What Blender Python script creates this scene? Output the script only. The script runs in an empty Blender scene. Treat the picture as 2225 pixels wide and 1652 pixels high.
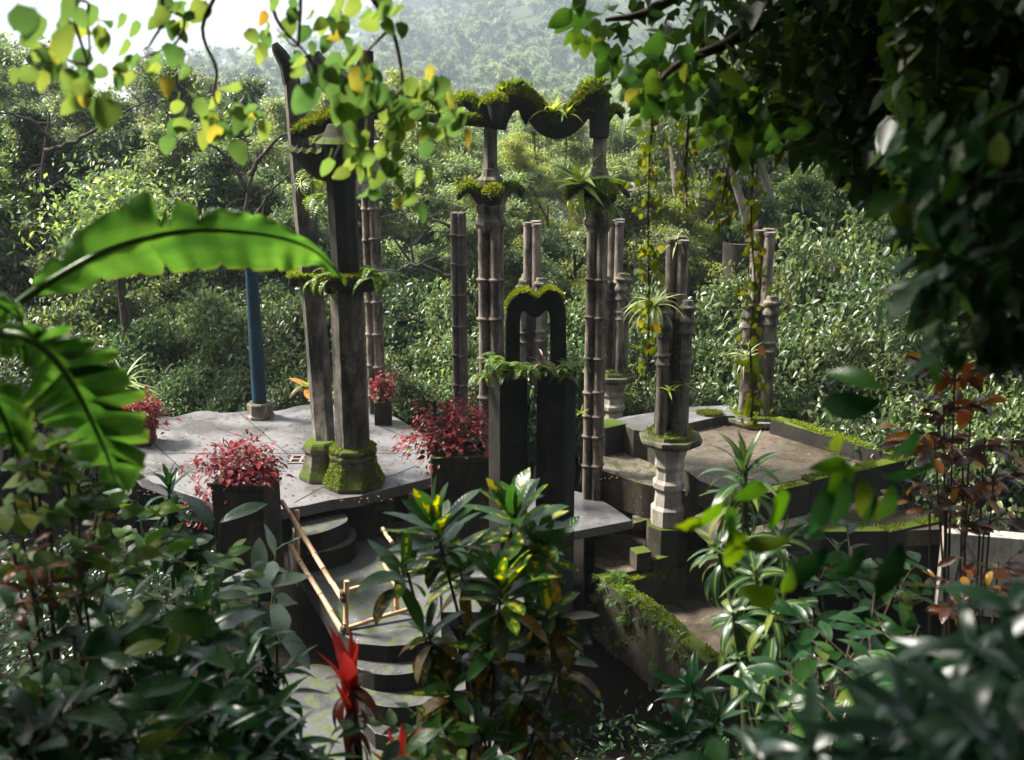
import bpy, bmesh, math, random
import numpy as np
from mathutils import Vector, Matrix, Quaternion

# ------------------------------------------------------------------ camera, world, sun, exposure
S = bpy.context.scene
COL = S.collection
CAMZ, PITCH, FPX = 7.0, math.radians(15.5), 2386.0
cam = bpy.data.cameras.new("camera")
cam.sensor_width = 36.0
cam.lens = 36.0 * FPX / 2225.0
cam.clip_start, cam.clip_end = 0.05, 5000
cam.dof.use_dof = True
cam.dof.focus_distance = 19.0
cam.dof.aperture_fstop = 1.7
camo = bpy.data.objects.new("camera", cam)
COL.objects.link(camo)
camo.location = (0, 0, CAMZ)
camo.rotation_euler = (math.pi / 2 - PITCH, 0, 0)
S.camera = camo

SUN_EL, SUN_AZ = math.radians(47), math.radians(-72)      # azimuth from +Y (ahead) towards -X (left)
W = bpy.data.worlds.new("World")
S.world = W
W.use_nodes = True
wn = W.node_tree
wn.nodes.clear()
wo = wn.nodes.new("ShaderNodeOutputWorld")
bg = wn.nodes.new("ShaderNodeBackground")
sky = wn.nodes.new("ShaderNodeTexSky")
sky.sky_type = 'NISHITA'
sky.sun_disc = False
sky.sun_elevation = SUN_EL
sky.sun_rotation = SUN_AZ
sky.air_density, sky.dust_density, sky.ozone_density = 1.0, 5.0, 1.0
cl = wn.nodes.new("ShaderNodeMix")
cl.data_type = 'RGBA'
cl.inputs['Factor'].default_value = 0.72
cl.inputs['B'].default_value = (4.6, 4.75, 5.1, 1)       # even white overcast over the clear sky
wn.links.new(sky.outputs[0], cl.inputs['A'])
wn.links.new(cl.outputs['Result'], bg.inputs[0])
bg.inputs[1].default_value = 0.05
wn.links.new(bg.outputs[0], wo.inputs[0])

sl = bpy.data.lights.new("sun", 'SUN')
sl.energy = 4.2
sl.angle = math.radians(12)
sl.color = (1.0, 0.95, 0.86)
so = bpy.data.objects.new("sun", sl)
COL.objects.link(so)
sd = Vector((math.sin(SUN_AZ) * math.cos(SUN_EL), math.cos(SUN_AZ) * math.cos(SUN_EL), math.sin(SUN_EL)))
so.rotation_euler = sd.to_track_quat('Z', 'Y').to_euler()
so.location = sd * 60

S.view_settings.view_transform = 'Standard'
S.view_settings.look = 'None'
S.view_settings.gamma = 1.0
S.view_settings.use_curve_mapping = False
S.view_settings.exposure = 2.45
S.render.engine = 'CYCLES'
cy = S.cycles
cy.use_denoising = True
cy.max_bounces, cy.diffuse_bounces, cy.glossy_bounces = 6, 3, 2
cy.transmission_bounces, cy.transparent_max_bounces, cy.volume_bounces = 3, 4, 0
cy.sample_clamp_indirect = 6.0

# ------------------------------------------------------------------ helpers
RNG = np.random.default_rng(11)
R = random.Random(5)
cp, sp_ = math.cos(PITCH), math.sin(PITCH)


def ray(px, py):
    v = (826 - py) / FPX
    return Vector(((px - 1112.5) / FPX, cp + v * sp_, -sp_ + v * cp))


def G(px, py, z=0.0):
    r = ray(px, py)
    t = (z - CAMZ) / r.z
    return Vector((r.x * t, r.y * t, z))


def Y(px, py, y):
    r = ray(px, py)
    t = y / r.y
    return Vector((r.x * t, y, CAMZ + r.z * t))


def mpp(y):
    return y / FPX


def setp(o, label=None, cat=None, group=None, kind=None):
    if label: o['label'] = label
    if cat: o['category'] = cat
    if group: o['group'] = group
    if kind: o['kind'] = kind
    return o


def empty(name, loc, label=None, cat=None, group=None, rz=0.0):
    o = bpy.data.objects.new(name, None)
    COL.objects.link(o)
    o.location = loc
    o.rotation_euler = (0, 0, rz)
    o.empty_display_size = 0.2
    return setp(o, label, cat, group)


def obj(name, me, parent=None, loc=None, mat=None):
    o = bpy.data.objects.new(name, me)
    COL.objects.link(o)
    if parent is not None:
        o.parent = parent
    if loc is not None:
        o.location = loc
    if mat is not None and len(me.materials) == 0:
        me.materials.append(mat)
    return o


class MB:
    """collects vertices and faces of one mesh, in world metres"""

    def __init__(s):
        s.v, s.f = [], []

    def add(s, vs, fs):
        n = len(s.v)
        s.v += [tuple(v) for v in vs]
        s.f += [tuple(i + n for i in f) for f in fs]
        return s

    def box(s, c, d, rz=0.0):
        cx, cy_, cz = c
        hx, hy, hz = d[0] / 2, d[1] / 2, d[2] / 2
        ca, sa = math.cos(rz), math.sin(rz)
        vs = []
        for z in (-hz, hz):
            for x, y in ((-hx, -hy), (hx, -hy), (hx, hy), (-hx, hy)):
                vs.append((cx + x * ca - y * sa, cy_ + x * sa + y * ca, cz + z))
        return s.add(vs, [(3, 2, 1, 0), (4, 5, 6, 7), (0, 1, 5, 4), (1, 2, 6, 5), (2, 3, 7, 6), (3, 0, 4, 7)])

    def lathe(s, c, prof, n=12, rot=0.0):
        """prof: list of (r, z) bottom to top"""
        vs, fs = [], []
        for r, z in prof:
            for k in range(n):
                a = rot + 2 * math.pi * k / n
                vs.append((c[0] + r * math.cos(a), c[1] + r * math.sin(a), c[2] + z))
        for i in range(len(prof) - 1):
            for k in range(n):
                k2 = (k + 1) % n
                fs.append((i * n + k, i * n + k2, (i + 1) * n + k2, (i + 1) * n + k))
        fs.append(tuple(range(n - 1, -1, -1)))
        m = (len(prof) - 1) * n
        fs.append(tuple(range(m, m + n)))
        return s.add(vs, fs)

    def prism(s, pts, z, depth):
        """pts: top outline as Vectors; extruded downwards"""
        p = [(q[0], q[1]) for q in pts]
        area = sum(p[i][0] * p[(i + 1) % len(p)][1] - p[(i + 1) % len(p)][0] * p[i][1] for i in range(len(p)))
        if area < 0:
            p = p[::-1]
        n = len(p)
        vs = [(x, y, z) for x, y in p] + [(x, y, z - depth) for x, y in p]
        fs = [tuple(range(n)), tuple(range(2 * n - 1, n - 1, -1))]
        for i in range(n):
            j = (i + 1) % n
            fs.append((i, n + i, n + j, j))
        return s.add(vs, fs)

    def sweep(s, path, radii, n=8, flat=1.0, up=(0, 0, 1), rot=0.0, cap=True):
        path = [Vector(p) for p in path]
        if isinstance(radii, (int, float)):
            radii = [radii] * len(path)
        vs, fs = [], []
        m = len(path)
        prev = None
        for i, p in enumerate(path):
            t = (path[min(i + 1, m - 1)] - path[max(i - 1, 0)])
            if t.length < 1e-9:
                t = Vector((0, 0, 1))
            t.normalize()
            if prev is None:
                u = Vector(up)
                if abs(u.dot(t)) > 0.95:
                    u = Vector((0, 1, 0)) if abs(t.y) < .9 else Vector((1, 0, 0))
            else:
                u = prev
            b = (u - t * u.dot(t))
            if b.length < 1e-6:
                b = t.orthogonal()
            b.normalize()
            prev = b
            sd_ = t.cross(b)
            for k in range(n):
                a = rot + 2 * math.pi * k / n
                vs.append(p + (sd_ * math.cos(a) + b * math.sin(a) * flat) * radii[i])
        for i in range(m - 1):
            for k in range(n):
                k2 = (k + 1) % n
                fs.append((i * n + k, (i + 1) * n + k, (i + 1) * n + k2, i * n + k2))
        if cap:
            fs.append(tuple(range(n)))
            fs.append(tuple(range(m * n - 1, (m - 1) * n - 1, -1)))
        return s.add(vs, fs)

    def mesh(s, name, mat, smooth=None, org=(0, 0, 0)):
        me = bpy.data.meshes.new(name)
        o = Vector(org)
        me.from_pydata([(v[0] - o.x, v[1] - o.y, v[2] - o.z) for v in s.v], [], s.f)
        me.materials.append(mat)
        if smooth is not None:
            me.polygons.foreach_set("use_smooth", [True] * len(me.polygons))
            if smooth < 179:
                me.set_sharp_from_angle(angle=math.radians(smooth))
        me.update()
        return me

    def build(s, name, mat, parent=None, smooth=None, bevel=0.0):
        org = parent.location if parent is not None else Vector((0, 0, 0))
        if parent is not None and parent.parent is not None:
            org = parent.location + parent.parent.location
        o = obj(name, s.mesh(name, mat, smooth, org), parent)
        if bevel:
            b = o.modifiers.new("bevel", 'BEVEL')
            b.width = bevel
            b.segments = 2
            b.limit_method = 'ANGLE'
            b.angle_limit = math.radians(40)
        return o


def spline(pts, n=6):
    """Catmull-Rom through the points"""
    P = [Vector(p) for p in pts]
    P = [P[0] * 2 - P[1]] + P + [P[-1] * 2 - P[-2]]
    out = []
    for i in range(1, len(P) - 2):
        a, b, c, d = P[i - 1], P[i], P[i + 1], P[i + 2]
        for k in range(n):
            t = k / n
            out.append(0.5 * ((2 * b) + (c - a) * t + (2 * a - 5 * b + 4 * c - d) * t * t + (3 * b - a - 3 * c + d) * t ** 3))
    out.append(P[-2])
    return out


def lerp_list(vals, n):
    vals = list(vals)
    return [float(np.interp(i / (n - 1), np.linspace(0, 1, len(vals)), vals)) for i in range(n)]


def mesh_arrays(name, V, F, mat):
    """triangles only"""
    me = bpy.data.meshes.new(name)
    V = np.ascontiguousarray(V, dtype=np.float32)
    F = np.ascontiguousarray(F, dtype=np.int32)
    me.vertices.add(len(V))
    me.vertices.foreach_set("co", V.ravel())
    me.loops.add(F.size)
    me.loops.foreach_set("vertex_index", F.ravel())
    me.polygons.add(len(F))
    me.polygons.foreach_set("loop_start", np.arange(0, F.size, 3, dtype=np.int32))
    me.update(calc_edges=True)
    me.materials.append(mat)
    return me


def unit(a):
    return a / np.maximum(np.linalg.norm(a, axis=1, keepdims=True), 1e-9)


def leaf_arrays(base, d, nrm, L, Wd, fold=0.25, wide=False, droop=0.0):
    n = len(base)
    d = unit(d)
    s = unit(np.cross(d, nrm))
    nn = np.cross(s, d)
    L = np.broadcast_to(L, (n,))[:, None]
    Wd = np.broadcast_to(Wd, (n,))[:, None]
    dz = np.zeros((n, 3))
    dz[:, 2] = -1
    if not wide:
        V = np.stack([base, base + d * L * .42 + s * Wd * .5 + nn * Wd * fold,
                      base + d * L + dz * L * droop, base + d * L * .42 - s * Wd * .5 + nn * Wd * fold], 1)
        F = np.array([[0, 1, 2], [0, 2, 3]])
    else:
        V = np.stack([base,
                      base + d * L * .28 + s * Wd * .46 + nn * Wd * fold,
                      base + d * L * .66 + s * Wd * .36 + nn * Wd * fold * .8 + dz * L * droop * .4,
                      base + d * L + dz * L * droop,
                      base + d * L * .66 - s * Wd * .36 + nn * Wd * fold * .8 + dz * L * droop * .4,
                      base + d * L * .28 - s * Wd * .46 + nn * Wd * fold,
                      base + d * L * .5 + dz * L * droop * .2], 1)
        F = np.array([[0, 1, 6], [1, 2, 6], [2, 3, 6], [3, 4, 6], [4, 5, 6], [5, 0, 6]])
    k = V.shape[1]
    F = (F[None] + (np.arange(n) * k)[:, None, None]).reshape(-1, 3)
    return V.reshape(-1, 3), F


# ------------------------------------------------------------------ materials
def nt(name):
    m = bpy.data.materials.new(name)
    m.use_nodes = True
    t = m.node_tree
    t.nodes.clear()
    out = t.nodes.new("ShaderNodeOutputMaterial")
    return m, t, out


def N(t, kind, **kw):
    n = t.nodes.new("ShaderNode" + kind)
    for k, v in kw.items():
        if k in n.inputs.keys() or k.replace('_', ' ') in n.inputs.keys():
            n.inputs[k if k in n.inputs.keys() else k.replace('_', ' ')].default_value = v
        else:
            setattr(n, k, v)
    return n


def ramp(t, fac, stops):
    r = t.nodes.new("ShaderNodeValToRGB")
    e = r.color_ramp.elements
    while len(e) < len(stops):
        e.new(0.5)
    for el, (p, c) in zip(e, stops):
        el.position = p
        el.color = (*c, 1) if len(c) == 3 else c
    t.links.new(fac, r.inputs[0])
    return r.outputs[0]


def mix(t, fac, a, b):
    m = t.nodes.new("ShaderNodeMix")
    m.data_type = 'RGBA'
    for s_, v in (('Factor', fac), ('A', a), ('B', b)):
        if isinstance(v, (int, float)):
            m.inputs[s_].default_value = v
        elif isinstance(v, tuple):
            m.inputs[s_].default_value = (*v[:3], 1)
        else:
            t.links.new(v, m.inputs[s_])
    return m.outputs['Result']


def math_(t, op, a, b=None, clamp=False):
    m = t.nodes.new("ShaderNodeMath")
    m.operation = op
    m.use_clamp = clamp
    for i, v in enumerate((a, b)):
        if v is None: continue
        if isinstance(v, (int, float)):
            m.inputs[i].default_value = v
        else:
            t.links.new(v, m.inputs[i])
    return m.outputs[0]


def noise(t, scale, detail=5, rough=.6, vec=None, out=0):
    n = t.nodes.new("ShaderNodeTexNoise")
    n.inputs['Scale'].default_value = scale
    n.inputs['Detail'].default_value = detail
    n.inputs['Roughness'].default_value = rough
    if vec is not None:
        t.links.new(vec, n.inputs['Vector'])
    return n.outputs[out]


def leaf_mat(name, cols, rough=.38, trans=.35, tcol=None, per='island', spec=.5, pattern=None, vein=True, tv=1.9):
    """cols: colour ramp stops over a random value of each leaf"""
    m, t, out = nt(name)
    if per == 'island':
        rnd = t.nodes.new("ShaderNodeNewGeometry").outputs['Random Per Island']
    else:
        rnd = t.nodes.new("ShaderNodeObjectInfo").outputs['Random']
    c = ramp(t, rnd, cols)
    if per == 'island':
        oi0 = t.nodes.new("ShaderNodeObjectInfo")
        hv = t.nodes.new("ShaderNodeHueSaturation")
        t.links.new(math_(t, 'ADD', math_(t, 'MULTIPLY', oi0.outputs['Random'], .03), .485), hv.inputs['Hue'])
        t.links.new(math_(t, 'ADD', math_(t, 'MULTIPLY', math_(t, 'FRACT', math_(t, 'MULTIPLY', oi0.outputs['Random'], 7.3)), .75), .65), hv.inputs['Value'])
        t.links.new(c, hv.inputs['Color'])
        c = hv.outputs[0]
    tc = t.nodes.new("ShaderNodeTexCoord")
    bs = t.nodes.new("ShaderNodeBsdfPrincipled")
    if per == 'object':
        oi = t.nodes.new("ShaderNodeObjectInfo")
        off = t.nodes.new("ShaderNodeVectorMath")
        off.operation = 'ADD'
        t.links.new(tc.outputs['Object'], off.inputs[0])
        rv = t.nodes.new("ShaderNodeCombineXYZ")
        t.links.new(math_(t, 'MULTIPLY', oi.outputs['Random'], 37.0), rv.inputs[0])
        t.links.new(math_(t, 'MULTIPLY', oi.outputs['Random'], 11.0), rv.inputs[2])
        t.links.new(rv.outputs[0], off.inputs[1])
        ov = off.outputs[0]
        sep = t.nodes.new("ShaderNodeSeparateXYZ")
        t.links.new(tc.outputs['Object'], sep.inputs[0])
        ax = math_(t, 'ABSOLUTE', sep.outputs[0])
        if pattern:                                        # (colour, kind)
            pc, pk = pattern
            nz = noise(t, 5.0, 3, .6, ov)
            if pk == 'midrib':
                f = math_(t, 'SUBTRACT', math_(t, 'MULTIPLY', math_(t, 'SUBTRACT', nz, .44), .55), ax)
                f = math_(t, 'MULTIPLY', f, 26, True)
                f = math_(t, 'MULTIPLY', f, math_(t, 'GREATER_THAN', oi.outputs['Random'], .52))
            elif pk == 'stripe':
                f = math_(t, 'MULTIPLY', math_(t, 'SUBTRACT', .016, ax), 120, True)
            else:
                f = math_(t, 'MULTIPLY', math_(t, 'SUBTRACT', nz, .55), 12, True)
            c = mix(t, f, c, pc)
        rv_ = math_(t, 'ADD', math_(t, 'MULTIPLY', noise(t, 3.5, 4, .6, ov), .34), rough - .1)
        t.links.new(rv_, bs.inputs['Roughness'])
        nz2 = noise(t, 9.0, 4, .6, ov)
        c = mix(t, math_(t, 'MULTIPLY', math_(t, 'SUBTRACT', nz2, .62), 5, True), c, (.12, .085, .02))
        if vein:
            wv = t.nodes.new("ShaderNodeTexWave")
            wv.wave_type = 'BANDS'
            wv.bands_direction = 'Y'
            wv.inputs['Scale'].default_value = 4.5
            wv.inputs['Distortion'].default_value = 1.0
            cx = t.nodes.new("ShaderNodeCombineXYZ")
            t.links.new(math_(t, 'SUBTRACT', sep.outputs[1], math_(t, 'MULTIPLY', ax, .9)), cx.inputs[1])
            t.links.new(cx.outputs[0], wv.inputs['Vector'])
            bp = t.nodes.new("ShaderNodeBump")
            bp.inputs['Strength'].default_value = .35
            bp.inputs['Distance'].default_value = .004
            t.links.new(wv.outputs[1], bp.inputs['Height'])
            t.links.new(bp.outputs[0], bs.inputs['Normal'])
    t.links.new(c, bs.inputs['Base Color'])
    if per != 'object': bs.inputs['Roughness'].default_value = rough
    bs.inputs['Specular IOR Level'].default_value = spec
    tr = t.nodes.new("ShaderNodeBsdfTranslucent")
    if tcol:
        c2 = mix(t, .6, c, tcol)
    else:
        hs = t.nodes.new("ShaderNodeHueSaturation")
        hs.inputs['Hue'].default_value = .485
        hs.inputs['Saturation'].default_value = 1.1
        hs.inputs['Value'].default_value = tv
        t.links.new(c, hs.inputs['Color'])
        c2 = hs.outputs[0]
    t.links.new(c2, tr.inputs[0])
    ms = t.nodes.new("ShaderNodeMixShader")
    ms.inputs[0].default_value = trans
    t.links.new(bs.outputs[0], ms.inputs[1])
    t.links.new(tr.outputs[0], ms.inputs[2])
    t.links.new(ms.outputs[0], out.inputs[0])
    return m


def concrete(name, c1, c2, lichen=(.02, .02, .018), lich=.5, moss=0.0, rough=.85, wet=0.0, mosscol=(.075, .11, .018), scale=1.0, bump=.5, mosslo=.55, specks=.45):
    """weathered cement: two tones, dark lichen blotches, pale specks, moss on upward faces"""
    m, t, out = nt(name)
    g = t.nodes.new("ShaderNodeNewGeometry")
    pos = g.outputs['Position']
    bs = t.nodes.new("ShaderNodeBsdfPrincipled")
    bs.inputs['Specular IOR Level'].default_value = .5 if wet else .12
    mp = t.nodes.new("ShaderNodeMapping")
    mp.inputs['Scale'].default_value = (1, 1, .3)
    t.links.new(pos, mp.inputs[0])
    n1 = noise(t, 2.2 * scale, 6, .65, pos)
    streak = noise(t, 5 * scale, 6, .7, mp.outputs[0])
    fine = noise(t, 38 * scale, 6, .7, pos)
    c = mix(t, ramp(t, n1, [(.35, (0, 0, 0)), (.65, (1, 1, 1))]), c1, c2)
    c = mix(t, math_(t, 'MULTIPLY', ramp(t, streak, [(.42, (0, 0, 0)), (.62, (1, 1, 1))]), lich), c, lichen)
    c = mix(t, ramp(t, fine, [(.3, (.5, .5, .5)), (.5, (0, 0, 0))]), c, lichen)
    vor = t.nodes.new("ShaderNodeTexVoronoi")
    vor.inputs['Scale'].default_value = 9 * scale
    t.links.new(pos, vor.inputs['Vector'])
    c = mix(t, math_(t, 'MULTIPLY', ramp(t, vor.outputs[0], [(.1, (1, 1, 1)), (.2, (0, 0, 0))]),
                     math_(t, 'MULTIPLY', ramp(t, n1, [(.5, (0, 0, 0)), (.6, (1, 1, 1))]), specks)), c, (.42, .4, .36))
    rg = rough
    if wet:
        w = ramp(t, noise(t, .9, 5, .6, pos), [(.42, (.9, .9, .9)), (.58, (.06, .06, .06))])
        rg = mix(t, wet, (rough, rough, rough), w)
        c = mix(t, math_(t, 'MULTIPLY', math_(t, 'SUBTRACT', 1.0, w), .35 * wet), c, (.05, .045, .04))
    if moss:
        sp2 = t.nodes.new("ShaderNodeSeparateXYZ")
        t.links.new(g.outputs['True Normal'], sp2.inputs[0])
        mn = noise(t, 4.5 * scale, 6, .7, pos)
        f = math_(t, 'ADD', math_(t, 'MULTIPLY', math_(t, 'MAXIMUM', sp2.outputs[2], -.3), .6 * moss), mn)
        f = math_(t, 'MULTIPLY', math_(t, 'SUBTRACT', f, mosslo + .15), 9, True)
        mc = mix(t, noise(t, 60, 4, .7, pos), (mosscol[0] * .35, mosscol[1] * .35, mosscol[2] * .35), mosscol)
        c = mix(t, f, c, mc)
        if not isinstance(rg, (int, float)):
            rg = mix(t, f, rg, (.95, .95, .95))
    t.links.new(c, bs.inputs['Base Color'])
    if isinstance(rg, (int, float)):
        bs.inputs['Roughness'].default_value = rg
    else:
        t.links.new(rg, bs.inputs['Roughness'])
    b = t.nodes.new("ShaderNodeBump")
    b.inputs['Strength'].default_value = bump
    b.inputs['Distance'].default_value = .02
    hsum = math_(t, 'ADD', math_(t, 'MULTIPLY', fine, .5), streak)
    t.links.new(hsum, b.inputs['Height'])
    t.links.new(b.outputs[0], bs.inputs['Normal'])
    t.links.new(bs.outputs[0], out.inputs[0])
    return m


def plain(name, c1, c2, rough=.7, scale=8, stretch=(1, 1, 1), bump=.3):
    m, t, out = nt(name)
    tc = t.nodes.new("ShaderNodeTexCoord")
    mp = t.nodes.new("ShaderNodeMapping")
    mp.inputs['Scale'].default_value = stretch
    t.links.new(tc.outputs['Object'], mp.inputs[0])
    n = noise(t, scale, 6, .65, mp.outputs[0])
    bs = t.nodes.new("ShaderNodeBsdfPrincipled")
    t.links.new(ramp(t, n, [(.35, c1), (.65, c2)]), bs.inputs['Base Color'])
    bs.inputs['Specular IOR Level'].default_value = .1 if rough > .8 else .4
    bs.inputs['Roughness'].default_value = rough
    b = t.nodes.new("ShaderNodeBump")
    b.inputs['Strength'].default_value = bump
    b.inputs['Distance'].default_value = .02
    t.links.new(n, b.inputs['Height'])
    t.links.new(b.outputs[0], bs.inputs['Normal'])
    t.links.new(bs.outputs[0], out.inputs[0])
    return m


M = {}
M['terrace'] = concrete('wet_terrace', (.095, .092, .096), (.13, .127, .131), lich=.3, moss=.25, mosslo=.66, rough=.34, wet=.9, bump=.2, lichen=(.1, .09, .085))
M['path'] = concrete('path_cement', (.06, .06, .063), (.095, .095, .098), lich=.4, moss=.35, rough=.5, wet=.6, bump=.3)
M['wetbrown'] = concrete('wet_brown_floor', (.065, .045, .03), (.115, .085, .06), lich=.55, moss=.3, mosslo=.6, rough=.35, wet=1.0, bump=.25)
M['tan'] = concrete('tan_cement', (.2, .155, .115), (.26, .21, .165), lich=.45, moss=.2, mosslo=.45, rough=.6, wet=.4)
M['old'] = concrete('old_cement', (.12, .104, .086), (.25, .215, .175), lich=.9, moss=.45)
M['stainshade'] = concrete('stain_and_shade_cement', (.075, .066, .055), (.17, .148, .122), lich=.9, moss=.45, mosslo=.6, specks=.25)  # darker old cement: stains, with the columns' shade put into the colour
M['planter'] = concrete('planter_cement', (.03, .026, .021), (.075, .064, .05), lich=.8, moss=.5, mosslo=.52, specks=.1)
M['pale'] = concrete('pale_cement', (.36, .31, .265), (.46, .41, .355), lich=.45, moss=.25)
M['tube'] = concrete('bamboo_cement', (.12, .094, .075), (.25, .2, .165), lich=.9, moss=.15, bump=.35)
M['tubedark'] = concrete('dark_bamboo_cement', (.06, .05, .045), (.12, .1, .085), lich=.7, moss=.2)
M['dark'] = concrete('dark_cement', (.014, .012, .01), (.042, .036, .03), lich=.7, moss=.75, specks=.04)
M['mossy'] = concrete('mossy_cement', (.1, .09, .07), (.18, .16, .13), lich=.6, moss=1.35, mosscol=(.085, .12, .016), specks=.1)
M['mossdark'] = concrete('moss_covered_cement', (.02, .018, .015), (.045, .04, .033), lich=.6, moss=1.3, mosscol=(.11, .15, .018), specks=.03)
M['wallmoss'] = concrete('mossy_wall', (.05, .042, .032), (.1, .085, .065), lich=.6, moss=1.0, mosscol=(.08, .11, .015), mosslo=.42)
M['blue'] = concrete('blue_painted_cement', (.008, .03, .055), (.014, .05, .075), lich=.75, moss=.0, lichen=(.02, .03, .04), rough=.7)
M['soil'] = plain('forest_floor', (.005, .004, .003), (.013, .009, .006), .95, 6)
M['hill'] = plain('hill_ground', (.02, .03, .012), (.045, .06, .02), .95, .4)
M['bark'] = plain('dark_bark', (.03, .024, .018), (.09, .075, .06), .9, 9, (1, 1, .25), .8)
M['palebark'] = plain('pale_bark', (.16, .13, .11), (.3, .26, .22), .9, 7, (1, 1, .4), .6)
M['twig'] = plain('twig_bark', (.05, .035, .025), (.11, .08, .06), .85, 12, (1, 1, 1), .3)
M['stem'] = plain('green_stem', (.04, .06, .02), (.08, .1, .03), .6, 10)
M['bamboo'] = plain('bamboo_pole', (.36, .2, .1), (.5, .32, .19), .45, 9, (1, 1, 1), .2)
M['iron'] = plain('grate_cement', (.14, .12, .11), (.2, .175, .165), .8, 12)
M['moss'] = leaf_mat('moss_tufts', [(0, (.05, .08, .012)), (.6, (.11, .15, .018)), (1, (.2, .23, .03))], .8, .3, spec=.1)
M['fern'] = leaf_mat('fern_green', [(0, (.04, .09, .012)), (.6, (.09, .16, .02)), (1, (.2, .24, .03))], .5, .4)
M['forest'] = leaf_mat('forest_leaves', [(0, (.035, .062, .02)), (.5, (.075, .118, .034)), (.85, (.12, .16, .042)), (1, (.19, .2, .05))], .42, .4, spec=.4, tv=2.4)
M['forest2'] = leaf_mat('forest_leaves_yellow', [(0, (.055, .085, .018)), (.5, (.12, .15, .03)), (1, (.2, .2, .04))], .42, .45, spec=.35, tv=2.4)
M['forest3'] = leaf_mat('forest_leaves_dark', [(0, (.02, .044, .017)), (.6, (.048, .085, .028)), (1, (.095, .13, .04))], .4, .35, spec=.45, tv=2.4)
M['forest4'] = leaf_mat('forest_leaves_pale', [(0, (.045, .075, .028)), (.5, (.1, .14, .05)), (.85, (.15, .19, .07)), (1, (.22, .23, .08))], .42, .42, spec=.4, tv=2.3)  # lightened so that mist over the forest is carried by leaf colour
M['far'] = leaf_mat('hillside_leaves', [(0, (.06, .1, .05)), (.6, (.11, .15, .07)), (1, (.17, .2, .09))], .6, .3, spec=.3)  # both hillside materials: sunlit, hazy brightness put into the leaf colour
M['far2'] = leaf_mat('hillside_leaves_pale', [(0, (.09, .13, .06)), (.6, (.15, .18, .08)), (1, (.22, .23, .1))], .6, .3, spec=.3)
M['shrub'] = leaf_mat('shrub_leaves', [(0, (.032, .06, .022)), (.6, (.07, .108, .036)), (1, (.14, .16, .05))], .38, .32, spec=.5, tv=2.4)
M['over'] = leaf_mat('overhang_leaves', [(0, (.012, .036, .009)), (.6, (.024, .064, .011)), (.9, (.045, .09, .013)), (1, (.08, .1, .016))], .4, .36, per='island')
M['over_o'] = leaf_mat('overhang_leaf', [(0, (.02, .06, .012)), (.6, (.04, .1, .016)), (.93, (.08, .14, .02)), (1, (.16, .15, .03))], .36, .45, per='object')
M['yellow_o'] = leaf_mat('yellow_green_leaf', [(0, (.05, .12, .035)), (.5, (.1, .175, .045)), (.9, (.17, .23, .05)), (.985, (.3, .27, .05)), (.993, (.22, .05, .02)), (1, (.22, .05, .02))], .5, .55, per='object', spec=.3, tv=1.35)
M['vine_o'] = leaf_mat('vine_leaf', [(0, (.05, .09, .012)), (.5, (.1, .14, .016)), (.9, (.19, .2, .025)), (.965, (.22, .1, .03)), (1, (.4, .42, .4))], .45, .42, per='object')
M['croton_o'] = leaf_mat('croton_leaf', [(0, (.016, .06, .012)), (.7, (.03, .1, .016)), (1, (.06, .15, .02))], .25, .42, per='object', spec=.6, pattern=((.55, .5, .03), 'midrib'))
M['crotonold_o'] = leaf_mat('croton_old_leaf', [(0, (.012, .032, .009)), (.5, (.025, .045, .011)), (.8, (.07, .045, .012)), (1, (.2, .12, .018))], .25, .28, per='object', spec=.4, pattern=((.32, .2, .025), 'blotch'))
M['orange_o'] = leaf_mat('orange_croton_leaf', [(0, (.035, .015, .01)), (.55, (.08, .03, .014)), (.8, (.3, .09, .015)), (1, (.45, .25, .02))], .25, .35, per='object', spec=.6)
M['red_o'] = leaf_mat('coleus_leaf', [(0, (.07, .008, .01)), (.5, (.16, .014, .018)), (.85, (.25, .025, .028)), (1, (.3, .06, .055))], .55, .42, tcol=(.55, .05, .05), per='object', spec=.25)
M['cordy_o'] = leaf_mat('cordyline_red_leaf', [(0, (.35, .018, .02)), (1, (.5, .04, .03))], .28, .45, tcol=(.9, .05, .04), per='object', vein=False)
M['cordyold_o'] = leaf_mat('cordyline_old_leaf', [(0, (.03, .02, .015)), (.6, (.09, .025, .02)), (1, (.2, .05, .03))], .25, .3, tcol=(.3, .05, .03), per='object', vein=False)
M['drac_o'] = leaf_mat('dracaena_leaf', [(0, (.006, .03, .012)), (.6, (.012, .046, .016)), (1, (.026, .085, .018))], .2, .24, per='object', spec=.28, vein=False)
M['dracst_o'] = leaf_mat('striped_dracaena_leaf', [(0, (.02, .065, .025)), (.7, (.035, .085, .03)), (1, (.16, .19, .03))], .27, .28, per='object', spec=.6, pattern=((.2, .26, .06), 'stripe'), vein=False)
M['broad_o'] = leaf_mat('broad_leaf', [(0, (.008, .032, .01)), (.6, (.014, .05, .013)), (.92, (.035, .09, .015)), (1, (.1, .14, .02))], .22, .3, per='object', spec=.26)
M['bright_o'] = leaf_mat('bright_leaf', [(0, (.03, .1, .012)), (.6, (.06, .15, .015)), (1, (.15, .21, .02))], .32, .45, per='object')
M['sheen_o'] = leaf_mat('sheen_leaf', [(0, (.008, .035, .016)), (1, (.02, .06, .03))], .27, .2, per='object', spec=.9, vein=False)
M['grey_o'] = leaf_mat('grey_green_leaf', [(0, (.05, .085, .05)), (1, (.09, .13, .075))], .35, .25, per='object', spec=.6)
M['brom_o'] = leaf_mat('bromeliad_leaf', [(0, (.13, .22, .035)), (.7, (.22, .3, .045)), (1, (.38, .36, .06))], .4, .5, per='object', vein=False)
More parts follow.
